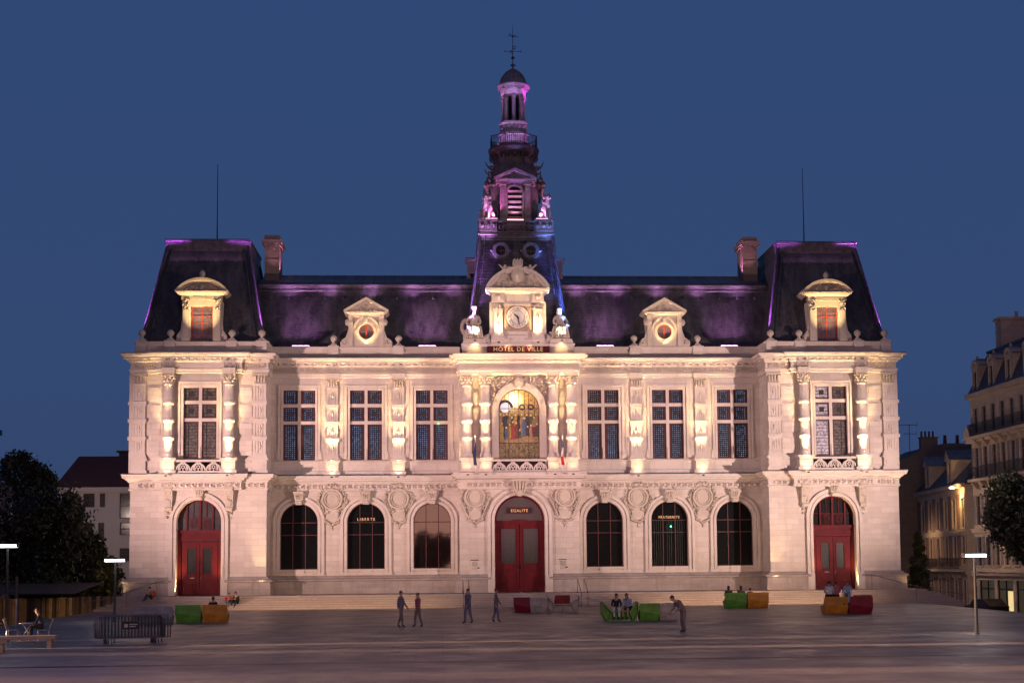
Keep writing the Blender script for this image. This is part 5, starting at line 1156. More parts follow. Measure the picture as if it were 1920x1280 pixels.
# violet LED bars in the gutters
def ledbar(mt, x, y, z, w, n=3):
    b = MB(); b.box(x-w/2, x+w/2, y-.03, y+.03, z-.03, z-.001)
    for k in range(n): a = x-w/2+w*k/n; b.box(a, a+w/n*.88, y-.04, y+.04, z, z+.03)
    b.build('led_bar', mt, TH)
for x in (-15.0, -6.25, 6.2, 15.0):
    ledbar(ledp, x, .22, 17.10, 1.2)
    for dx in (-.9, -.3, .3, .9):
        spot((x+dx, -.05, 17.2), (x+dx*1.3, 2.2, 21.0), 72, MAG, 42, 1, .12); spot((x+dx, .12, 17.25), (x+dx*1.1, 1.5, 18.9), 48, MAG, 55, 1, .12)
for x in (-10.6, 10.6): spot((x, .9, 18.9), (x, 2.4, 21.7), 25, MAG, 130, 1, .1)
for s in (-1, 1):
    for k in range(5): x = s*(4.4+2.9*k); spot((x, 1.75, 21.05), (x, 2.3, 21.75), 20, MAG, 140, 1, .1)
    for d in (-1, 1):
        spot((s*PX+d*4.50, YP+.66, 17.10), (s*PX+d*3.42, YP+1.72, 20.6), 5200, (.72, .13, 1), 17, 1, .04)
    area((s*PX, -.05, 23.1), (s*PX, .55, 24.6), 9, MAG, 5.0, .1)
    spot((s*16.4, 4.6, 22.7), (s*17.1, 4.8, 25.2), 55, (1, .3, .7), 70, 1, .05)
    spot((s*17.2, 3.2, 22.4), (s*17.3, 4.2, 25.2), 26, (1, .4, .6), 50, 1, .05)
# tower colour wash: violet-pink on the left, blue on the right
spot((-3.6, TY-4.7, 17.3), (-2.6, TY-2.75, 22.0), 2600, (.62, .22, 1), 30, 1, .08)
spot((3.65, TY-4.7, 17.3), (2.7, TY-2.75, 22.0), 2800, (.08, .18, 1), 30, 1, .08)
spot((-2.5, TY-3.3, 22.9), (-1.2, TY-2.95, 23.8), 75, (.7, .35, 1), 50, 1, .05); spot((2.4, TY-3.3, 22.9), (1.1, TY-2.95, 23.8), 90, (.2, .35, 1), 50, 1, .05)
spot((-4.3, TY-3.0, 17.3), (-2.9, TY-2.2, 22), 330, (.7, .35, 1), 40, .9, .08); spot((4.3, TY-3.0, 17.3), (2.9, TY-2.2, 22), 280, (.2, .3, 1), 40, .9, .08)
for s, col in ((-1, (.9, .4, 1)), (1, (.25, .4, 1))): spot((s*2.2, TY-3.5, 24.2), (s*2.0, TY-2.5, 25.6), 48, col, 80, 1, .05)
ledbar(ledm, -1.72, TY-2.60, 26.05, .85, 8); ledbar(ledm, 1.82, TY-2.60, 26.05, .85, 8); ledbar(ledm, -.03, TY-2.28, 26.06, 1.15, 8)
for s in (-1, 1): spot((s*1.85, TY-2.95, 26.1), (s*1.95, TY-2.3, 27.2), 24, (1, .20, .60), 100, .9, .05)
spot((-.03, TY-2.35, 26.2), (-.03, TY-1.7, 28.8), 26, (.85, .42, .85), 90, 1, .05)
spot((-1.6, TY-2.5, 26.2), (-1.1, TY-1.6, 28.8), 80, (1, .18, .75), 70, 1, .05); spot((1.8, TY-2.5, 26.2), (1.3, TY-1.6, 28.8), 32, (.6, .3, 1), 70, 1, .05)
for s in (-1, 1): spot((s*2.4, TY-1.6, 26.3), (s*1.9, TY-.9, 28.8), 50, (1, .35, .7), 50, 1, .05)
for k, col in enumerate(((1, .3, .95), (.85, .4, 1), (.7, .45, 1), (.75, .4, 1), (1, .25, .9), (1, .3, .9))):
    a = radians(-165+30*k); spot((1.68*cos(a), TY+1.68*sin(a), 31.74), (.95*cos(a), TY+.95*sin(a), 33.4), 15, col, 90, 1, .08); spot((1.72*cos(a), TY+1.72*sin(a), 31.9), (.9*cos(a), TY+.9*sin(a), 35.2), 26, col, 34, 1, .08)
for a, col, p in ((-170, (1, .35, .95), 45), (-95, (.75, .45, 1), 22), (-10, (1, .1, .9), 160)):
    a = radians(a); spot((1.9*cos(a), TY+1.9*sin(a), 33.8), (.6*cos(a), TY+.6*sin(a), 37.0), p, col, 40, 1, .05)
spot((0, TY-1.7, 36.6), (0, TY, 39), 5, (1, .2, .8), 40, 1, .05)
spot((-2.4, TY-2.4, 26.3), (-1.3, TY-1.2, 30.6), 25, (.8, .2, .9), 60, 1, .05)
GAIN = 1.0
# low warm light along the steps
 
for x0, x1, p in ((-19.5, -5, 200), (8, 22, 260)): area(((x0+x1)/2, -8.9, .35), ((x0+x1)/2, -5.2, -.2), p, (1, .6, .3), x1-x0, .08)

# ------------------------------------------------------------------ flags
def flag(x, cols, label):
    t = thing('flag', label, 'flag', (x, YC-1.05, 8.2)); m = MB(); m.tube([(0, 0, 0), (0, -.32, 2.25)], .022, 6); m.lathe([(.02, 2.25), (.06, 2.33), (.02, 2.42)], 0, -.32, 8); m.build('flag_pole', M_WHITE, t)
    m = MB(); n = 10; H = 1.75
    for ci in range(3):
        m.mi = ci
        for side in range(8):
            a0 = -pi/2+side*pi/8*2; pass
        vs = []; fs = []; z1, z0 = 2.12-H*ci/3, 2.12-H*(ci+1)/3
        for i in range(4):
            z = z1+(z0-z1)*i/3; w = .035+.06*((2.12-z)/H)
            for k in range(n): a = 2*pi*k/n; rr = w*(1+.45*cos(3*a+z*2)); vs.append((rr*cos(a)+.03*sin(z*5), -.30+(2.12-z)*.12+rr*.7*sin(a), z))
        for i in range(3):
            for k in range(n): fs.append((i*n+k, (i+1)*n+k, (i+1)*n+(k+1) % n, i*n+(k+1) % n))
        m.add(vs, fs, True)
    m.build('flag_cloth', cols, t)
BL, WH, RD = cloth('flag_blue', (.012, .016, .07)), cloth('flag_white', (.5, .48, .5)), cloth('flag_red', (.38, .015, .02))
flag(2.88, [BL, WH, RD], 'furled blue, white and red flag on the balcony right of the central window')
flag(-3.05, [BL, BL, BL], 'furled dark blue flag on the balcony left of the central window')

# ------------------------------------------------------------------ hand rails
M_RAIL = plain('stair_rail_steel', (.16, .13, .12), .35, .8)
def rail(pts, posts, label):
    m = MB(); m.tube(pts, .028, 6); t = thing('handrail', label, 'handrail'); m.build('rail', M_RAIL, t)
    for (x, y, z0, z1) in posts: k = MB(); k.tube([(x, y, z0), (x, y, z1)], .022, 6); k.build('post', M_RAIL, t)
rail([(-23.3, -4.6, .98), (-23.7, -5.1, .96), (-26.2, -7.6, -.02), (-27.6, -8.6, -.25)], [(-23.7, -5.1, 0, .95), (-25.3, -6.7, -.6, .33), (-27.4, -8.5, -.86, -.22)], 'sloping steel handrail down the left end of the steps')
rail([(22.9, -4.6, .98), (23.3, -5.1, .96), (26.2, -7.4, .02), (28.2, -8.6, -.30)], [(23.2, -5.05, 0, .95), (25.6, -6.9, -.6, .18), (28.0, -8.5, -.87, -.28)], 'sloping steel handrail down the right end of the steps')
for x, w, lb in ((-3.96, .38, 'pair of slim steel stair rails left of the central door'), (3.6, .42, 'pair of slim steel stair rails right of the central door')):
    t = thing('handrail', lb, 'handrail')
    for dx in (0, w): m = MB(); m.tube([(x+dx, -4.7, 0), (x+dx, -4.7, .92), (x+dx, -7.3, .02), (x+dx, -7.3, -.86)], .024, 6); m.build('rail', M_RAIL, t)

# ------------------------------------------------------------------ faceted seating blocks
def pmat(n, c): return plain('laminate_'+n, c, .55, var=.3, sc=2.2)
LG, LO, LR, LW, LGY, LDR = pmat('green', (.10, .30, .035)), pmat('orange', (.50, .21, .02)), pmat('crimson', (.22, .008, .025)), pmat('cream', (.42, .38, .34)), pmat('grey', (.20, .21, .25)), pmat('red', (.30, .02, .015))
def block_back(mat, w, label, loc, rz, d=.95, h=.92, inner=None):
    """closed module seen from behind: a flat upper panel and a lower facet that leans in under a diagonal fold"""
    t = thing('seating_block', label, 'outdoor seat', loc, rz, 'faceted seating blocks on the square'); m = MB(); zl, zr = h*.56, h*.36
    v = [(0, 0, h), (w, 0, h), (w, .0, zr), (0, 0, zl), (0.05, .17, 0), (w-.05, .17, 0), (0, d, h*.45), (w, d, h*.45), (w-.05, d-.1, 0), (.05, d-.1, 0), (0, .38, h*.45), (w, .38, h*.45), (0, .05, h), (w, .05, h)]
    f = [(3, 2, 1, 0), (4, 5, 2, 3), (0, 1, 13, 12), (12, 13, 11, 10), (10, 11, 7, 6), (6, 7, 8, 9), (0, 12, 10, 6, 9, 4, 3), (1, 2, 5, 8, 7, 11, 13), (9, 8, 5, 4)]
    m.add(v, f); m.build('shell', mat, t)
    k = MB(); k.box(.03, w-.03, .42, d-.04, h*.45+.003, h*.45+.04); k.build('seat_pad', inner or mat, t)
    return t
def shell_front(mat, w, label, loc, rz, d=.95, h=.92, back=None):
    """open lounge module seen from the front: hull of thin panels with a hollow below the seat"""
    t = thing('seating_block', label, 'outdoor seat', loc, rz, 'faceted seating blocks on the square'); th = .045
    out = [(0, h), (0, h*.42), (.22*w/2, 0), (w-.11*w, 0), (w, h*.42), (w, h)]; m = MB()
    def bar(a, b, y0=0, y1=d, q=th):
        A = Vector((a[0], 0, a[1])); B = Vector((b[0], 0, b[1])); L = (B-A).length; an = atan2(B.z-A.z, B.x-A.x)
        m.obox(Matrix.Translation(((A.x+B.x)/2, (y0+y1)/2, (A.z+B.z)/2)) @ Matrix.Rotation(-an, 4, 'Y'), L+q*.9, y1-y0, q)
    for a, b in zip(out, out[1:]): bar(a, b)
    sl, sr = (w*.24, h*.50), (w*.76, h*.50)
    m.build('hull', mat, t); m = MB(); bar((.02, h-.02), sl, .01, d-.01); bar(sl, sr, .012, d-.012); bar(sr, (w-.02, h-.02), .01, d-.01); m.build('seat', mat, t); m = MB()
    bar(sl, (.14*w, .03), .02, d-.02, .035); bar(sr, (w-.14*w, .03), .02, d-.02, .035); bar((w*.5, .03), (w*.5, h*.48), .02, d-.02, .035); m.build('rib', mat, t)
    m = MB(); m.box(.05, w-.05, .30, .34, .05, h*.46); m.build('back_panel', back or mat, t)
    for q_ in ([(0, h*.45), (sl[0]-.03, sl[1]), (.03, h-.05)], [(w, h*.45), (w-.03, h-.05), (sr[0]+.03, sr[1])]): m = MB(); m.prism(q_, .22, .25); m.build('side_panel', back or mat, t)
    return t
Z = lambda x, y: gz(x, y)+.003
block_back(LG, 1.30, 'green faceted seating block seen from behind, joined to the orange one, left of the square', (-19.02, -25.6, Z(-19, -26)), 0)
block_back(LO, 1.28, 'orange faceted seating block left of the square with a dark-haired person sitting behind', (-17.66, -25.6, Z(-17, -26)), 0)
t = block_back(LGY, 2.0, 'long pale grey faceted seating block behind the stacked barriers', (-21.0, -26.6, Z(-20, -26)), .05, h=.86)
block_back(LG, 1.30, 'light green faceted seating block before the right half of the steps', (11.85, -13.0, Z(12, -13)), 0)
block_back(LO, 1.30, 'orange faceted seating block joined to the light green one', (13.2, -13.05, Z(13, -13)), 0)
block_back(LO, 1.28, 'orange faceted seating block under three seated men', (15.22, -23.7, Z(15, -23)), 0)
block_back(LR, 1.32, 'crimson faceted seating block joined to the orange one before the right door', (16.54, -23.7, Z(16, -23)), 0)
block_back(LR, 1.0, 'crimson faceted seating block set behind and to the right of the first crimson one', (17.1, -22.6, Z(17, -23)), -.1, h=.98)
shell_front(LG, 1.75, 'open green lounge block where two people sit facing the camera', (2.60, -29.5, Z(3, -29)), .02, back=pmat('deep_green', (.07, .24, .025)))
block_back(LG, 1.0, 'plain green faceted block fixed to the right end of the open green lounge', (4.42, -29.5, Z(4.5, -29)), 0, h=.86)
block_back(LW, .95, 'beige faceted block at the right end of the green row', (5.45, -29.3, Z(5.5, -29)), .12, h=.86)
shell_front(LW, 1.85, 'open cream lounge block with hollow sides near the central door', (.72, -17.1, Z(1, -17)), .0, back=LW)
block_back(LR, 1.0, 'crimson faceted block at the left end of the cream lounge', (-1.22, -16.6, Z(0, -17)), -.25, h=.88)
block_back(LW, 1.0, 'small cream faceted block between the crimson one and the cream lounge', (-.30, -17.1, Z(0, -17)), -.1, h=.86)
block_back(LDR, .9, 'red slanted seating block standing behind the cream lounge', (1.3, -15.6, Z(1.5, -16)), .25, h=.95)

# ------------------------------------------------------------------ people
tN = cloth('navy', (.02, .025, .05)); tB = cloth('black', (.014, .013, .016)); tG = cloth('grey', (.14, .14, .17)); tW = cloth('white', (.55, .56, .62)); tR = cloth('red', (.42, .03, .025)); tJ = cloth('jeans', (.06, .09, .18))
tK = cloth('khaki', (.22, .16, .10)); tP = cloth('pink_check', (.40, .12, .14)); tLB = cloth('light_blue', (.25, .36, .50)); tDG = cloth('dark_olive', (.03, .035, .025)); tMV = cloth('mauve_grey', (.16, .125, .13)); tBr = cloth('brown', (.12, .09, .08)); HBR = cloth('brown_hair', (.10, .055, .03)); tBL = cloth('faded_blue', (.13, .13, .19))
def backpack(mat):
    def f(o, J):
        m = MB(); c = Vector(J['che'][0]); m.ell(c+Vector((0, .19, -.08)), (.17, .12, .24), None, 10, 6); m.ell(c+Vector((0, .28, -.16)), (.12, .05, .12)); m.build('backpack', mat, o)
    return f
person('crouch', (-23.85, -5.75, -.14), radians(-75), tK, tB, 'person with a red backpack sitting at the left end of the steps under the handrail', bag=backpack(tR))
person('crouch', (-19.0, -6.1, -.56), radians(25), tR, tJ, 'person in a red top and jeans sitting on the steps beside the left door', long_hair=True)
person('crouch', (-18.42, -6.1, -.56), radians(-25), tB, tB, 'person in black leaning towards a friend in red on the steps', scale=1.06)
person('sit', (-17.2, -24.95, Z(-17, -25)+.46), radians(180), tB, tN, 'dark-haired person in black seen over the top of the orange block on the left', scale=.98)
person('sit', (3.32, -28.95, Z(3, -29)+.50), radians(-6), tB, tW, 'person in a black top and white trousers on the open green lounge', lean=.05)
person('sit', (3.92, -29.02, Z(4, -29)+.50), radians(-28), tLB, tN, 'person with long hair and bare legs on the open green lounge', hair=HBR, long_hair=True, skirt=True, lean=.1)
tDR = cloth('dull_red', (.28, .08, .08))
person('sit', (12.22, -12.2, Z(12, -12)+.46), radians(180), tDG, tN, 'person with long dark hair, leftmost of three over the light green block', long_hair=True, group=None)
person('sit', (12.98, -12.2, Z(12, -12)+.46), radians(170), tBr, tN, 'person in brown, middle one of three over the light green block', long_hair=True)
person('sit', (13.50, -12.3, Z(13, -12)+.40), radians(150), tG, tN, 'person in grey behind the orange block, rightmost of three', scale=.92)
cW = cloth('cap_white', (.35, .35, .36)); cG = cloth('cap_grey', (.10, .10, .11))
person('sit', (15.58, -23.35, Z(15, -23)+.90), radians(172), tW, tB, 'man in a white shirt and cap with his back turned on the orange block', cap=cG)
person('sit', (16.02, -23.1, Z(16, -23)+.88), radians(180), tP, tN, 'man in a pink checked shirt and cap, middle one on the orange block', cap=cW)
person('sit', (16.62, -23.25, Z(16, -23)+.90), radians(-25), tLB, tLB, 'man in a pale blue shirt with a dark camera strap, turned sideways on the block', cap=cG)
person('stand', (4.72, -41.1, Z(4.7, -41)), radians(-70), tMV, tMV, 'person in grey bending forward alone on the paving right of centre', lean=.26)
#person('walk', (4.05, -38.6, Z(4, -38.6)), radians(80), tMV, tMV, 'slim person in dull grey walking behind the bending one', scale=.9)
for x, y, rz, sh, tr, sc, st in ((-7.3, -33.5, 70, tBL, tMV, .98, 'leftmost of the strollers, in a faded blue top'), (-6.5, -33.2, -60, tDR, tMV, .92, 'stroller in a dull red top beside the leftmost one'), (-4.1, -30.0, -50, tBL, tBL, .98, 'stroller in blue in front of the left pair of stair rails'), (-2.7, -29.0, 85, tMV, tBL, .96, 'stroller in mauve just left of the crimson seating block')):
    person('walk', (x, y, Z(x, y)), radians(rz), sh, tr, 'person, '+st, scale=sc, hair=HBR)

# ------------------------------------------------------------------ street lamps with LED panels
M_POLE = plain('lamp_pole_paint', (.014, .014, .016), .7, .1)
def lamp(x, y, h, label, w=1.08, lean=0., pw=120):
    z = gz(x, y); t = thing('street_lamp', label, 'street lamp', (x, y, z), 0, 'flat-panel lamps on the square'); m = MB()
    m.lathe([(.11, 0), (.11, .04), (.075, .06), (.06, h*.5), (.045, h)], 0, 0, 10); m.build('pole', M_POLE, t)
    m = MB(); m.box(-w/2, w/2, -.22, .22, h+.10, h+.15); m.box(-.08, .08, -.08, .08, h-.05, h+.10); m.box(-w/2-.01, -w/2+.02, -.22, .22, h-.02, h+.10); m.box(w/2-.02, w/2+.01, -.22, .22, h-.02, h+.10); m.build('lamp_head', M_POLE, t)
    m = MB(); m.box(-w/2+.03, w/2-.03, -.20, .20, h-.02, h+.098); m.build('led_panel', M_LEDW, t)
    for k in (-1, 1): spot((x+k*w*.36, y-.1, z+h-.08), (x+k*w*.5, y-.3, z), pw*.5, (.85, .93, 1), 120, 1, .1)
lamp(-22.55, -23.3, 3.18, 'thin street lamp with a glowing white panel beside the left corner of the town hall')
lamp(-24.05, -38.0, 3.85, 'street lamp at the left edge of the photo above the café tables', .86, pw=22)
lamp(15.85, -45.1, 3.08, 'street lamp with a glowing white panel alone on the right side of the square', .90, pw=90)

# ------------------------------------------------------------------ crowd barriers
M_GALV = plain('galvanised_tube', (.10, .105, .12), .45, .7)
def barrier(x, y, rz, label, board=None):
    t = thing('crowd_barrier', label, 'barrier', (x, y, gz(x, y)), rz, 'crowd barriers stacked on the left'); m = MB(); L = 2.5
    m.tube([(-L/2, 0, .22), (-L/2, 0, .95), (-L/2+.1, 0, 1.08), (L/2-.1, 0, 1.08), (L/2, 0, .95), (L/2, 0, .22)], .022, 6); m.tube([(-L/2, 0, .22), (L/2, 0, .22)], .02, 6)
    for s in (-1, 1): m.tube([(s*L/2, 0, .75), (s*(L/2+.06), 0, .75), (s*(L/2+.06), 0, .68)], .012, 4)
    m.build('frame', M_GALV, t); m = MB()
    for k in range(19): xx = -L/2+L*(k+1)/20; m.tube([(xx, 0, .22), (xx, 0, 1.08)], .009, 4, smooth=False)
    m.build('bars', M_GALV, t)
    for s in (-1, 1): m = MB(); m.tube([(s*L*.36, -.30, .015), (s*L*.36, -.25, .05), (s*L*.36, 0, .24), (s*L*.36, .25, .05), (s*L*.36, .30, .015)], .02, 5); m.build('foot', M_GALV, t)
    if board: m = MB(); m.box(-.32, .30, -.035, -.025, .55, .86); b = m.build('sign_plate', M_BLK, t); m = MB(); m.box(-.25, -.12, -.042, -.036, .62, .76); m.box(-.06, .24, -.042, -.036, .72, .76); m.box(-.06, .18, -.042, -.036, .64, .68); m.build('sign_marks', plain('faded_print', (.2, .2, .22)), b)
nm = ('front', 'second', 'third', 'fourth', 'fifth', 'sixth', 'rear')
for k in range(7): barrier(-17.55+.035*k*(1 if k % 2 else -1.2), -44.2+.11*k, .22+.012*(k % 3), ('galvanised crowd barrier with a small dark plate, front one of the stack' if k == 0 else 'galvanised crowd barrier, %s from the front of the stack' % nm[k] if k < 6 else 'galvanised crowd barrier at the back of the stack'), k == 0)

# ------------------------------------------------------------------ stone benches, café furniture
M_BEN = plain('bench_stone', (.20, .155, .12), .7, var=.2)
def bench(x, y, rz, L, label, h=.46):
    t = thing('stone_bench', label, 'bench', (x, y, gz(x, y)), rz, 'long stone benches'); m = MB(); m.box(-L/2, L/2, -.25, .25, h-.14, h); m.build('slab', M_BEN, t)
    for s in (-1, 1): m = MB(); m.box(s*L*.40-.08, s*L*.40+.08, -.2, .2, 0, h-.14); m.build('foot', M_BEN, t)
bench(-21.0, -46.5, .05, 2.3, 'low stone bench in front of the café tables at the lower left')
bench(-22.1, -49.1, .05, 2.4, 'stone bench cut by the left edge of the photo, nearest the camera')
M_RAT = plain('woven_chair', (.15, .11, .06), .6, var=.3); M_ALU = plain('chair_aluminium', (.45, .43, .42), .35, .8)
def chair(x, y, rz, label):
    t = thing('cafe_chair', label, 'chair', (x, y, gz(x, y)), rz, 'café chairs on the left')
    for sx in (-1, 1):
        for sy in (-1, 1): m = MB(); m.tube([(sx*.2, sy*.2, .44), (sx*.22, sy*.24, 0)], .014, 5); m.build('leg', M_ALU, t)
    m = MB(); m.box(-.22, .22, -.22, .22, .43, .47); m.build('seat', M_RAT, t)
    m = MB(); m.xprism([(.20, .47), (.235, .47), (.36, .92), (.325, .92)], -.21, .21); m.build('backrest', M_RAT, t); m = MB(); m.tube([(-.21, .36, .9), (-.21, .22, .47), (-.2, .2, .44)], .014, 5); m.tube([(.21, .36, .9), (.21, .22, .47), (.2, .2, .44)], .014, 5); m.build('back_frame', M_ALU, t)
chair(-21.55, -41.6, radians(-80), 'woven café chair with its back to the square, under the person in navy'); chair(-22.9, -41.2, radians(95), 'woven café chair left of the round café table'); chair(-23.6, -42.4, radians(20), 'woven café chair near the lamp pole at the left edge')
def table(x, y, label):
    t = thing('cafe_table', label, 'table', (x, y, gz(x, y)), 0, 'café tables on the left'); m = MB(); m.lathe([(.01, .70), (.34, .70), (.35, .72), (.34, .735), (.01, .735)], 0, 0, 18); m.build('table_top', M_ALU, t)
    m = MB(); m.tube([(-.3, 0, .01), (0, 0, .45), (.2, 0, .7)], .016, 5); m.tube([(.3, 0, .01), (0, 0, .45), (-.2, 0, .7)], .016, 5); m.tube([(0, .28, .01), (0, 0, .45)], .016, 5); m.build('base', M_ALU, t)
table(-22.25, -41.5, 'round metal café table before the person in navy'); table(-23.6, -41.6, 'round metal café table by the pole of the left lamp')
person('sit', (-21.62, -41.5, Z(-21.6, -41.5)+.47), radians(-82), tN, tB, 'person in a navy top sitting at a café table at the lower left', lean=.08)
t = thing('parasol', 'tall closed pale parasol pole standing among the café tables', 'parasol', (-23.0, -40.4, gz(-23, -40.4))); m = MB(); m.lathe([(.2, 0), (.2, .08), (.03, .1), (.022, 2.6)], 0, 0, 8); m.build('pole', M_ALU, t); m = MB(); m.lathe([(.03, 1.7), (.09, 1.75), (.07, 2.5), (.02, 2.62)], 0, 0, 9, flute=.2); m.build('folded_canopy', plain('dark_canvas', (.02, .02, .022), .8), t)
# wooden slat pavilion of the café and its awning
t = thing('cafe_pavilion', 'low café pavilion of upright timber boards under a dark awning, left of the steps', 'café pavilion'); R = random.Random(12); M_WD = [plain('timber_board_%s' % n, c, .7, var=.3, sc=2) for n, c in (('tan', (.16, .10, .045)), ('brown', (.08, .05, .026)), ('dark', (.02, .014, .01)), ('pale', (.22, .15, .08)))]
m = MB(); x = -32.0
while x < -26.4:
    w = R.uniform(.07, .2); m.mi = R.choice((0, 0, 1, 1, 2, 3)); y = -12+ (x+32)*1.1; zt = .05+R.uniform(-.03, .02); m.obox(Matrix.Translation((x+w/2, y, -1.3)) @ Matrix.Rotation(.83, 4, 'Z'), w*1.5, .05, 2.7+2*zt); x += w+R.choice((0, .02, .05))
m.build('timber_boards', M_WD, t); m = MB(); m.add([(-32.6, -12.4, -2.5), (-26.2, -5.6, -2.5), (-26.2, -5.6, .02), (-32.6, -12.4, .02), (-32.9, -11.6, -2.5), (-26.5, -4.8, -2.5), (-26.5, -4.8, .02), (-32.9, -11.6, .02)], [(0, 3, 2, 1), (4, 5, 6, 7), (0, 1, 5, 4), (3, 7, 6, 2), (0, 4, 7, 3), (1, 2, 6, 5)]); m.trans(Matrix.Translation((-.25, .5, 0))); m.build('inner_wall', M_BLK, t)
m = MB(); m.xprism([(-12.6, .35), (-12.6, .42), (-5.2, .95), (-5.2, .88)], -34.5, -27.2); m.build('awning', plain('black_canvas', (.012, .012, .014), .8), t)
for x, y, p in ((-31.0, -14.0, 40), (-28.3, -10.5, 55)): spot((x, y, -.1), (x-.3, y+2.6, -1.2), p, (1, .62, .25), 110, 1, .1)
t = tag(MB().build('x', M_BLK), None, None); bpy.data.objects.remove(t)
m = MB(); m.ell((-27.3, -14.2, -1.2), (.06, .06, .06)); m.box(-27.35, -27.25, -14.22, -14.12, -2.0, -1.25); tag(m.build('blue_lamp', emis('blue_glow', (.15, .25, 1), 9)), 'tiny blue light at the edge of the square near the café pavilion', 'light'); point((-27.3, -14.4, -1.15), 6, (.2, .3, 1))

# ------------------------------------------------------------------ trees
def leafmat(n, c):
    m = NT('leaves_'+n); o, x = m.xyz(); m.setv(Roughness=.6); m.l(m.mix(m.ramp(m.noise(o, 1.6, 4), .35, .65), tuple(v*.55 for v in c), tuple(v*1.5 for v in c)), m.b.inputs['Base Color']); return m.mat
LV = leafmat('dark', (.011, .018, .008)); LV2 = leafmat('olive', (.034, .040, .012)); BARK = plain('bark', (.06, .045, .035), .9, var=.4)
def tree(loc, h, rx, ry, zc, rz_, n, label, mat=LV, seed=1, conical=False, leaf=.16, group=None, name='tree'):
    R = random.Random(seed); t = thing(name, label, 'tree', loc, 0, group); m = MB(); m.tube([(0, 0, 0), (.05, 0, h*.3), (-.03, .03, h*.62)], .16 if not conical else .10, 8, r1=.05)
    cl = []
    for k in range(26):
        if conical:
            u = (k+.5)/26; rr = rx*(1-u)**.8*R.uniform(.55, .95); a = k*2.4; cl.append((rr*cos(a), rr*sin(a), zc-rz_+2*rz_*u, max(.22, rx*.45*(1-u*.75))))
        else:
            while True:
                p = Vector((R.uniform(-1, 1), R.uniform(-1, 1), R.uniform(-1, 1)))
                if .35 < p.length < 1: break
            cl.append((p.x*rx*.82, p.y*ry*.82, zc+p.z*rz_*.85, R.uniform(.22, .42)*min(rx, rz_)))
    for c in cl[::3]: m.tube([(0, 0, h*.35), (c[0]*.5, c[1]*.5, (h*.35+c[2])*.5), c[:3]], .06, 5, r1=.015)
    m.build('trunk', BARK, t); m = MB()
    for i in range(n):
        c = cl[i % len(cl)]; d = Vector((R.gauss(0, 1), R.gauss(0, 1), R.gauss(0, 1))).normalized()*c[3]*(R.random()**.35)*R.choice((1, 1, 1, 1.2, 1.5)); p = Vector(c[:3])+d
        q = Quaternion((R.gauss(0, 1), R.gauss(0, 1), R.gauss(0, 1), R.gauss(0, 1))).normalized(); s = leaf*R.uniform(.6, 1.3)
        a, b = q @ Vector((s, 0, 0)), q @ Vector((0, s*.55, 0)); m.add([p-a, p-b, p+a, p+b], [(0, 1, 2, 3)])
    m.build('crown', mat, t); return t
tree((-33.2, -1, -2.3), 9, 4.0, 3.2, 6.4, 4.6, 21000, 'big dark tree at the left edge, its crown rising above the café pavilion', LV, 3)
tree((-34.4, 2.5, -2.3), 12, 2.3, 2.4, 10.2, 2.2, 6000, 'taller ragged tree top reaching highest at the left edge', LV, 21, leaf=.14)
tree((-30.6, 1.5, -2.3), 7, 2.1, 1.8, 4.6, 2.7, 10000, 'middle-sized dark tree in front of the house with the red tiled roof', LV, 5)
tree((-28.3, .5, -2.3), 5, 1.25, 1.3, 3.2, 2.4, 6500, 'smallest of the left trees, touching the corner of the town hall', LV2, 8)
tree((-30.0, -3.5, -2.3), 4, 1.9, 1.2, 2.1, 1.6, 6000, 'low dark bushy tree behind the street lamp on the left', LV2, 9)
tree((30.45, 7.5, -2.3), 6.5, 1.15, 1.15, 3.1, 3.1, 8500, 'small cone-shaped tree beside the right corner of the town hall', LV2, 14, True, .12)
tree((37.2, 4.0, -2.5), 11, 2.9, 2.4, 7.2, 3.6, 15000, 'large dark tree at the right edge in front of the apartment house', LV, 17)
tree((36.6, -1.5, -2.5), 8, 1.5, 1.3, 5.0, 1.7, 5000, 'lower drooping tree crown at the right edge above the parked car', LV, 19)
# what stands behind the photographer and shows only as a reflection
for k, (x, h) in enumerate(((-24, 8), (-16, 11), (-9, 7), (-2, 10), (6, 13), (16, 8), (28, 11))):
    tree((x-5, -175, -1.6), h, 4, 4, h*.5, h*.5, 2500, 'dark tree behind the camera, number %s of the row seen in the window reflection' % ('one', 'two', 'three', 'four', 'five', 'six', 'seven')[k], LV, 40+k, leaf=.8, group='trees behind the square')

# ------------------------------------------------------------------ surrounding buildings
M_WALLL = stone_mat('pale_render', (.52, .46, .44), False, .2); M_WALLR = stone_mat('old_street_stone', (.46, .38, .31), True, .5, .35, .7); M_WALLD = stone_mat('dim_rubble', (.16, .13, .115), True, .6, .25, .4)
M_TILE = plain('red_roof_tile', (.085, .035, .03), .8, var=.4); M_SHUT = plain('grey_shutter', (.16, .14, .15), .6); M_PANE = plain('street_pane', (.03, .028, .032), .2, spec=.5); M_BRN = plain('pink_brown_render', (.20, .12, .09), .85, var=.2)
def tile_mat():
    m = NT('ribbed_roof_tile'); o, x = m.xyz(); m.setv(Roughness=.8); f = m.math('FRACT', m.math('DIVIDE', x[0], .22)); base = m.mix(m.math('GREATER_THAN', f, .7), (.11, .035, .030), (.045, .018, .016)); m.l(base, m.b.inputs['Base Color']); m.bump(f, .6, .04); return m.mat
M_TILE = tile_mat()
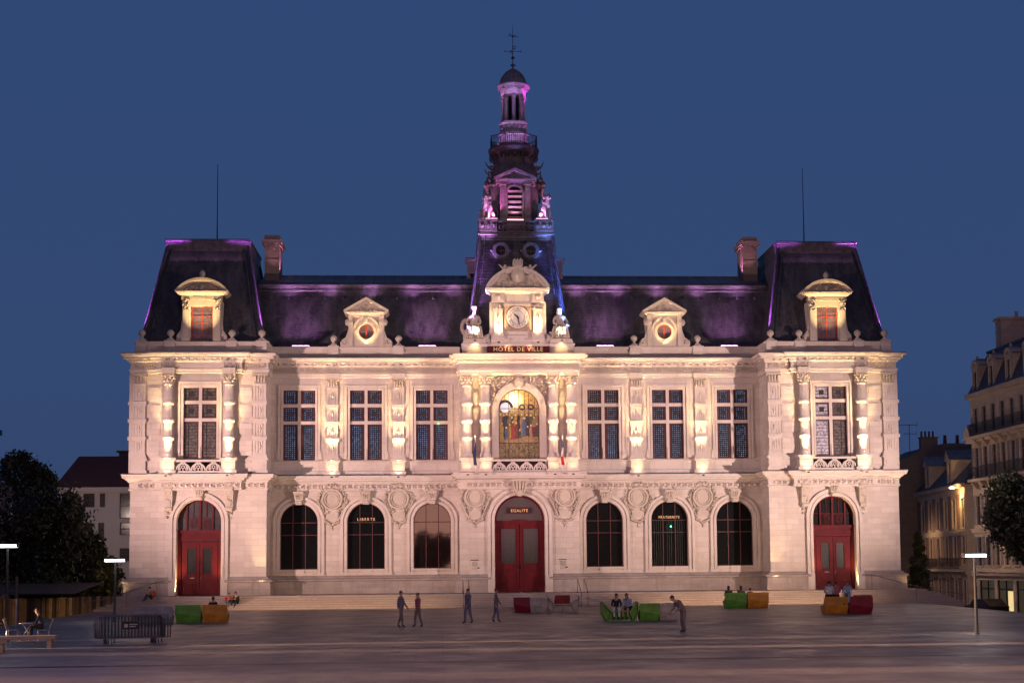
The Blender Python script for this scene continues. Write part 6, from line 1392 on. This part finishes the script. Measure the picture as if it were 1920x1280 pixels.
# left house
t = thing('house', 'pale rendered house with a steep red tiled roof left of the town hall', 'house', (0, 25, 0)); m = MB()
wins = [(-36.8, -35.75, 7.05, 8.22), (-35.35, -34.42, 7.05, 8.22), (-34.0, -33.55, 7.05, 8.22), (-32.35, -31.3, 6.1, 8.22), (-36.8, -35.75, 4.2, 5.75), (-35.35, -34.55, 4.2, 5.75), (-34.1, -33.6, 2.9, 5.75), (-32.3, -31.2, 4.7, 5.75), (-32.3, -31.2, 2.5, 3.6), (-35.2, -34.3, 1.2, 2.6)]
def wall2(m, x0, x1, z0, z1, y, ops):
    """plane facing -Y with any rectangles cut out (cell grid)"""
    X = sorted({x0, x1} | {o[0] for o in ops} | {o[1] for o in ops}); Zs = sorted({z0, z1} | {o[2] for o in ops} | {o[3] for o in ops})
    for a, b in zip(X, X[1:]):
        for c, d in zip(Zs, Zs[1:]):
            if any(o[0] <= a+1e-6 and b <= o[1]+1e-6 and o[2] <= c+1e-6 and d <= o[3]+1e-6 for o in ops): continue
            m.quad((a, y, c), (b, y, c), (b, y, d), (a, y, d))
    for o in ops:
        a, b, c, d = o[:4]; e = .18; m.quad((a, y, c), (b, y, c), (b, y+e, c), (a, y+e, c)); m.quad((b, y, d), (a, y, d), (a, y+e, d), (b, y+e, d)); m.quad((a, y, c), (a, y+e, c), (a, y+e, d), (a, y, d)); m.quad((b, y+e, c), (b, y, c), (b, y, d), (b, y+e, d))
wall2(m, -37.4, -29, -2.8, 8.35, 0, wins); m.quad((-37.4, 10, -2.8), (-37.4, 0, -2.8), (-37.4, 0, 8.35), (-37.4, 10, 8.35)); m.build('wall', M_WALLL, t)
m = MB(); m.box(-37.7, -29, -.35, .0, 8.35, 8.72); m.build('eaves', M_WALLL, t); m = MB(); m.frus(-37.7, -28.9, -.45, 10, 8.75, -36.6, -28.9, 3.5, 5, 11.6); m.build('roof', M_TILE, t); m = MB(); m.box(-33.6, -30, 5.5, 6.5, 11, 12.1); m.box(-33.8, -30, 5.3, 6.7, 12.1, 12.25); m.build('chimney', M_WALLD, t)
for (a, b, c, d) in wins:
    m = MB(); m.box(a, a+.07, .06, .12, c, d); m.box(b-.07, b, .06, .12, c, d); m.box(a+.07, b-.07, .06, .12, c, c+.07); m.box(a+.07, b-.07, .06, .12, d-.07, d); m.box(a+.07, b-.07, .07, .11, (c+d)/2-.03, (c+d)/2+.03); w = m.build('window', plain('brown_frame', (.06, .03, .025)), t)
    m = MB(); m.quad((a, .115, c), (b, .115, c), (b, .115, d), (a, .115, d)); m.build('pane', M_PANE, w)
# left tower-like building behind the tree
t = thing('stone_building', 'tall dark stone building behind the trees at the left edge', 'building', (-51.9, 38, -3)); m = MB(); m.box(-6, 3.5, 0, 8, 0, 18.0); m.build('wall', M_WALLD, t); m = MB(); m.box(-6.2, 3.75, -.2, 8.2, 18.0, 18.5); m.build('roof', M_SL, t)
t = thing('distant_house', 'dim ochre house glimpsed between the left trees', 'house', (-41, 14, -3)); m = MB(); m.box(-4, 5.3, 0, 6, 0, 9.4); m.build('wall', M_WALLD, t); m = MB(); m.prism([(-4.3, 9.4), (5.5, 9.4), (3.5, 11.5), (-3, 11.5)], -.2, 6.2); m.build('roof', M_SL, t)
# right-hand street: façades face -X, so build facing -Y in local axes and turn them
def street(name, label, loc, rz): return thing(name, label, 'building', loc, rz)
def opening(par, a, b, c, d, shut=None, lit=None, bars=False, y=0):
    m = MB(); m.box(a, a+.08, y+.07, y+.13, c, d); m.box(b-.08, b, y+.07, y+.13, c, d); m.box(a+.08, b-.08, y+.07, y+.13, d-.08, d); m.box((a+b)/2-.04, (a+b)/2+.04, y+.075, y+.125, c, d-.08); m.box(a+.08, b-.08, y+.08, y+.12, c+(d-c)*.33, c+(d-c)*.33+.05); m.box(a+.08, b-.08, y+.08, y+.12, c+(d-c)*.66, c+(d-c)*.66+.05)
    w = m.build('window', M_SHUT, par); g = MB(); g.quad((a, y+.14, c), (b, y+.14, c), (b, y+.14, d), (a, y+.14, d)); g.build('pane', lit or M_PANE, w)
    m = MB(); m.box(a-.14, a, y-.05, y, c-.12, d+.12); m.box(b, b+.14, y-.05, y, c-.12, d+.12); m.box(a, b, y-.05, y, d, d+.12); m.box(a-.2, b+.2, y-.12, y, c-.14, c-.02); m.build('frame', M_WALLR, w)
    if shut:
        for s in (0, 1):
            x0 = a-.14-.5 if s == 0 else b+.14; m = MB(); m.box(x0, x0+.5, y-.045, y-.005, c, d); 
            for k in range(int((d-c)/.12)): m.box(x0+.06, x0+.44, y-.06, y-.045, c+.05+.12*k, c+.11+.12*k)
            m.build('shutter', M_SHUT, w)
def balc(par, a, b, z, y=0, dep=.8):
    m = MB(); m.box(a, b, y-dep, y, z-.22, z); 
    for k in range(int((b-a)/1.9)): m.frus(a+.4+1.9*k, a+.6+1.9*k, y-.25, y, z-.8, a+.4+1.9*k, a+.6+1.9*k, y-dep+.1, y, z-.22)
    m.build('balcony_slab', M_WALLR, par); m = MB(); yy = y-dep+.06; m.box(a, b, yy-.025, yy+.025, z+.98, z+1.03); m.box(a, b, yy-.015, yy+.015, z+.06, z+.09); m.box(a, b, yy-.012, yy+.012, z+.8, z+.82)
    for k in range(int((b-a)/.14)): x = a+.14*k; m.box(x-.009, x+.009, yy-.009, yy+.009, z, z+.98)
    for k in range(int((b-a)/.56)): m.arcband(a+.28+.56*k, z+.45, .12, .145, yy-.01, yy+.01, 0, 2*pi, 10)
    for x in (a, b): m.box(x-.02, x+.02, yy, y, z+.97, z+1.02)
    m.build('balcony_railing', M_BLK, par)
# tall corner house: local +x runs from the far corner towards the camera
t = street('apartment_house', 'tall stone apartment house with a slate mansard and iron balconies at the right edge', (40.4, 23.2, 0), -pi/2); m = MB(); L = 17
rows = [(12.75, 14.9), (9.0, 11.5), (4.9, 7.4), (1.5, 3.9)]; xsw = [.8+2.05*k for k in range(8)]
ops = [(x, x+1.0, c, d) for c, d in rows for x in xsw]+[(.9+4.1*k, 4.3+4.1*k, -2.6, .25) for k in range(4)]
wall2(m, 0, L, -3, 16, 0, ops); m.quad((0, 12, -3), (0, 0, -3), (0, 0, 16), (0, 12, 16)); m.quad((L, 0, -3), (L, 12, -3), (L, 12, 16), (L, 0, 16)); m.quad((L, 12, -3), (0, 12, -3), (0, 12, 16), (L, 12, 16)); m.build('wall', M_WALLR, t)
for i, (c, d) in enumerate(rows):
    for k, x in enumerate(xsw): opening(t, x, x+1.0, c, d, shut=(i > 0 and k % 2 == 0))
M_SHOPG = plain('shop_glass', (.05, .045, .035), .3, em=(.55, .42, .2), es=.05, var=.6, sc=1)
for k in range(4):
    a = .9+4.1*k; m = MB(); m.box(a, a+.1, .06, .14, -2.6, .25); m.box(a+3.3, a+3.4, .06, .14, -2.6, .25); m.box(a+1.65, a+1.75, .06, .14, -2.6, .25); m.box(a+.1, a+3.3, .05, .13, -.5, -.4); w = m.build('shop_window', M_BLK, t); g = MB(); g.quad((a, .16, -2.6), (a+3.4, .16, -2.6), (a+3.4, .16, .25), (a, .16, .25)); g.build('shop_glass', M_SHOPG, w)
    if k == 1: g = MB(); g.box(a+1.9, a+3.1, .145, .15, -2.2, -.6); g.build('lit_display', M_SHOP, w)
for z, p in ((16.0, .35), (12.2, .4), (8.6, .12), (4.5, .2), (.9, .3)): m = MB(); m.box(-p*.5, L, -p, 0, z-.28, z); m.box(-p*.5-.08, L, -p-.1, 0, z, z+.12); m.build('cornice', M_WALLR, t)
m = MB(); m.prism([(-.6, 12.3), (1.6, 12.3), (.5, 13.5)], -.6, -.0); m.build('pediment', M_WALLR, t)
balc(t, 1.8, L, 12.35, 0, .9); balc(t, 1.0, L, 8.75, 0, .8)
m = MB(); m.frus(0, L, -.2, 12, 16.15, 1.1, L, 1.3, 11, 19.6); m.box(1.0, L, 1.2, 11, 19.6, 19.78); m.build('roof', M_SL, t)
m = MB(); m.box(.3, 1.6, 2.35, 9, 17.0, 22.5); m.box(.15, 1.75, 2.2, 9.1, 22.5, 22.72); m.lathe([(.2, 22.72), (.14, 23.1), (.18, 23.3)], 1.0, 4.0, 8); m.build('chimney', M_WALLR, t)
for k in range(4):
    x = 1.6+3.8*k; m = MB(); m.box(x-.62, x-.38, -.1, 1.6, 16.3, 18.3); m.box(x+.38, x+.62, -.1, 1.6, 16.3, 18.3); m.box(x-.38, x+.38, -.08, 1.6, 18.0, 18.35); m.arcband(x, 18.3, .42, .68, -.16, 1.4, 0, pi, 12); m.lathe([(.1, 19.0), (.14, 19.15), (.03, 19.35)], x, .2, 8); d_ = m.build('dormer', M_WALLR, t)
    m = MB(); m.box(x-.38, x+.38, .05, .1, 16.3, 18.0); m.build('dormer_window', M_PANE, d_); m = MB(); m.prism([(x-.75, 18.45), (x+.75, 18.45), (x, 19.1)], .1, 2.2); m.build('dormer_roof', M_ZINC, d_)
# lower house with brown panels
t = street('row_house', 'lower stone row house with brown wall panels, two dormers and a long balcony', (43.7, 53.0, 0), atan2(-25.0, -2.3)); L = 25.1; m = MB()
xsw = [1.4+3.15*k for k in range(8)]; ops = [(x, x+1.15, c, d) for c, d in ((4.9, 7.5), (1.6, 4.1), (-3.0, .2)) for x in xsw]; wall2(m, 0, L, -3.3, 8.7, 0, ops); m.quad((0, 9, -3), (0, 0, -3), (0, 0, 8.7), (0, 9, 8.7)); m.quad((L, 0, -3), (L, 9, -3), (L, 9, 8.7), (L, 0, 8.7)); m.quad((L, 9, -3), (0, 9, -3), (0, 9, 8.7), (L, 9, 8.7)); m.build('wall', M_WALLR, t)
for c, d in ((4.9, 7.5), (1.6, 4.1)):
    for x in xsw: opening(t, x, x+1.15, c, d)
for x in xsw: opening(t, x, x+1.15, -3.0, .2)
m = MB()
for k in range(9):
    x = .0+3.15*k; 
    for c, d in ((4.7, 7.9), (1.4, 4.3), (-3.3, .5)): m.box(max(0.02, x-.25), min(L, x+1.05), -.04, -.005, c, d)
m.build('brown_panels', M_BRN, t)
for z, p in ((8.7, .35), (4.45, .15), (.95, .2)): m = MB(); m.box(-.1, L, -p, 0, z-.25, z); m.box(-.15, L, -p-.1, 0, z, z+.1); m.build('cornice', M_WALLR, t)
balc(t, 9, L, 1.15, 0, .8); m = MB(); m.frus(0, L, -.25, 9, 8.82, 0, L, 3.0, 7, 12.3); m.build('roof', M_SL, t)
for x in (10.5, 19.5): 
    m = MB(); m.box(x-.9, x-.5, 0, 2.4, 8.85, 11.2); m.box(x+.5, x+.9, 0, 2.4, 8.85, 11.2); m.box(x-.5, x+.5, .02, 2.4, 10.9, 11.2); m.prism([(x-1.1, 11.2), (x+1.1, 11.2), (x, 12.1)], -.15, 2.6); d_ = m.build('dormer', M_WALLR, t); m = MB(); m.box(x-.5, x+.5, .15, .2, 8.85, 10.9); m.build('dormer_window', M_PANE, d_); m = MB(); m.prism([(x-1.2, 11.22), (x, 12.22), (x+1.2, 11.22), (x, 12.12)], -.25, 2.8); m.build('dormer_roof', M_ZINC, d_)
# gable with chimney pots behind
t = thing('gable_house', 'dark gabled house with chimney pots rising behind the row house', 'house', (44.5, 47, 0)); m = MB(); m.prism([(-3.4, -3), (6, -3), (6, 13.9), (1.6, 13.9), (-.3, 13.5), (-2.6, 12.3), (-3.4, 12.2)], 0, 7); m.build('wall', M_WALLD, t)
m = MB(); m.box(-.6, 1.1, .5, 1.3, 13.2, 14.5); m.box(-.7, 1.2, .4, 1.4, 14.5, 14.6); m.build('chimney', M_WALLD, t); m = MB(); 
for x in (-.45, -.05, .35, .75): m.lathe([(.12, 14.6), (.10, 15.1), (.14, 15.2)], x, .9, 8)
for x in (2.0, 3.3): m.lathe([(.22, 13.9), (.16, 14.7), (.2, 14.8)], x, .9, 8)
m.build('chimney_pots', M_TILE, t)
t = thing('tv_antenna', 'thin television antenna on the dark gabled house', 'antenna', (42.2, 46, 12.5)); m = MB(); m.tube([(0, 0, 0), (0, 0, 3.3)], .03, 5); m.tube([(-1.2, 0, 3.2), (.8, 0, 3.2)], .025, 4); m.tube([(-.6, 0, 2.3), (.7, 0, 2.3)], .025, 4)
for k in range(8): m.tube([(-1.1+.25*k, -.3, 3.2), (-1.1+.25*k, .3, 3.2)], .015, 4); 
m.tube([(.8, 0, 2.95), (.8, 0, 3.55)], .02, 4); m.tube([(.7, 0, 2.1), (.7, 0, 2.5)], .02, 4); m.build('mast', M_BLK, t)
# pale house next to the town hall
t = thing('narrow_house', 'narrow house with a steep dark mansard between the town hall and the row house', 'house', (46.6, 60, 0), -.35); m = MB(); wall2(m, -3, 1.4, -4, 9.6, 0, [(-.6, .2, 4.2, 7.2), (-.6, .2, -1.6, 1.6)]); m.quad((1.4, 0, -4), (1.4, 8, -4), (1.4, 8, 9.6), (1.4, 0, 9.6)); m.build('wall', M_WALLR, t)
m = MB(); m.box(-3.2, 1.7, -.3, 8, 9.6, 9.85); m.frus(-3, 1.5, 0, 8, 9.85, -2, .9, 1.6, 7, 13.8); m.build('roof', M_SL, t); m = MB(); m.box(-.7, .3, .2, 1.2, 9.9, 12.3); m.prism([(-.9, 12.3), (.5, 12.3), (-.2, 12.9)], .1, 1.6); d_ = m.build('dormer', M_WALLR, t); m = MB(); m.box(-.5, .1, .15, .19, 10.2, 12.1); m.build('dormer_window', M_PANE, d_)
for c, d in ((4.2, 7.2), (-1.6, 1.6)): m = MB(); m.quad((-.6, .16, c), (.2, .16, c), (.2, .16, d), (-.6, .16, d)); m.build('window', M_PANE, t)
spot((45.9, 58.6, 7.2), (46.4, 60, 4.0), 260, (1, .6, .2), 80, 1, .1)
# wall lantern in the side street
t = thing('wall_lamp', 'lit sodium lamp on a bracket between the row house and the apartment house', 'street lamp', (41.6, 29.5, 8.3)); m = MB(); m.tube([(.6, .2, -.5), (.3, .1, .1), (-.3, 0, .25), (-.7, 0, .2)], .045, 6); m.build('bracket', M_POLE, t); m = MB(); m.ell((-.85, 0, .16), (.28, .16, .10)); m.build('lamp_glass', M_WLAMP, t)
spot((40.9, 29.4, 8.1), (41.8, 29.9, 3.0), 900, (1, .58, .2), 120, 1, .1); point((40.7, 29.4, 8.0), 250, (1, .58, .2))
point((33, 22, 6), 1100, (1, .68, .50), .3); point((-33.5, 13, 6.5), 1000, (1, .74, .64), .3); point((33, 2, 9), 500, (1, .68, .55), .5)  # unseen point lamps added to brighten the houses on both sides
spot((38.0, 16, 5.5), (40.4, 15, .5), 500, (1, .62, .35), 120, 1, .2); spot((38.5, 40, 5), (43, 40, 2), 700, (1, .6, .32), 130, 1, .2)  # unseen spots added to light the right-hand façades
# parked car at the right edge
t = thing('parked_car', 'dark parked car half hidden at the right edge below the apartment house', 'car', (38.0, 14.5, gz(38, 14)), radians(100)); m = MB()
m.prism([(-2.1, .25), (2.1, .25), (2.15, .6), (2.0, .85), (1.1, .95), (.5, 1.42), (-1.0, 1.45), (-1.75, .98), (-2.12, .9)], -.82, .82); m.build('body', plain('dark_car_paint', (.03, .02, .03), .25, .3), t)
m = MB(); m.prism([(-1.45, .98), (1.0, .98), (.45, 1.36), (-.95, 1.38)], -.83, .83); m.build('side_windows', M_PANE, t)
for x in (-1.35, 1.35):
    for y in (-.8, .62): m = MB(); m.arcband(x, .31, .18, .31, y, y+.18, 0, 2*pi, 18); w = m.build('wheel', M_BLK, t); m = MB(); m.arcband(x, .31, 0, .18, y+.02, y+.16, 0, 2*pi, 14); m.build('rim', M_ALU, w)
for y in (-.6, .6): m = MB(); m.ell((2.08, y, .66), (.06, .16, .08)); m.build('headlight', M_WHITE, t)
S.cycles.max_bounces = 5
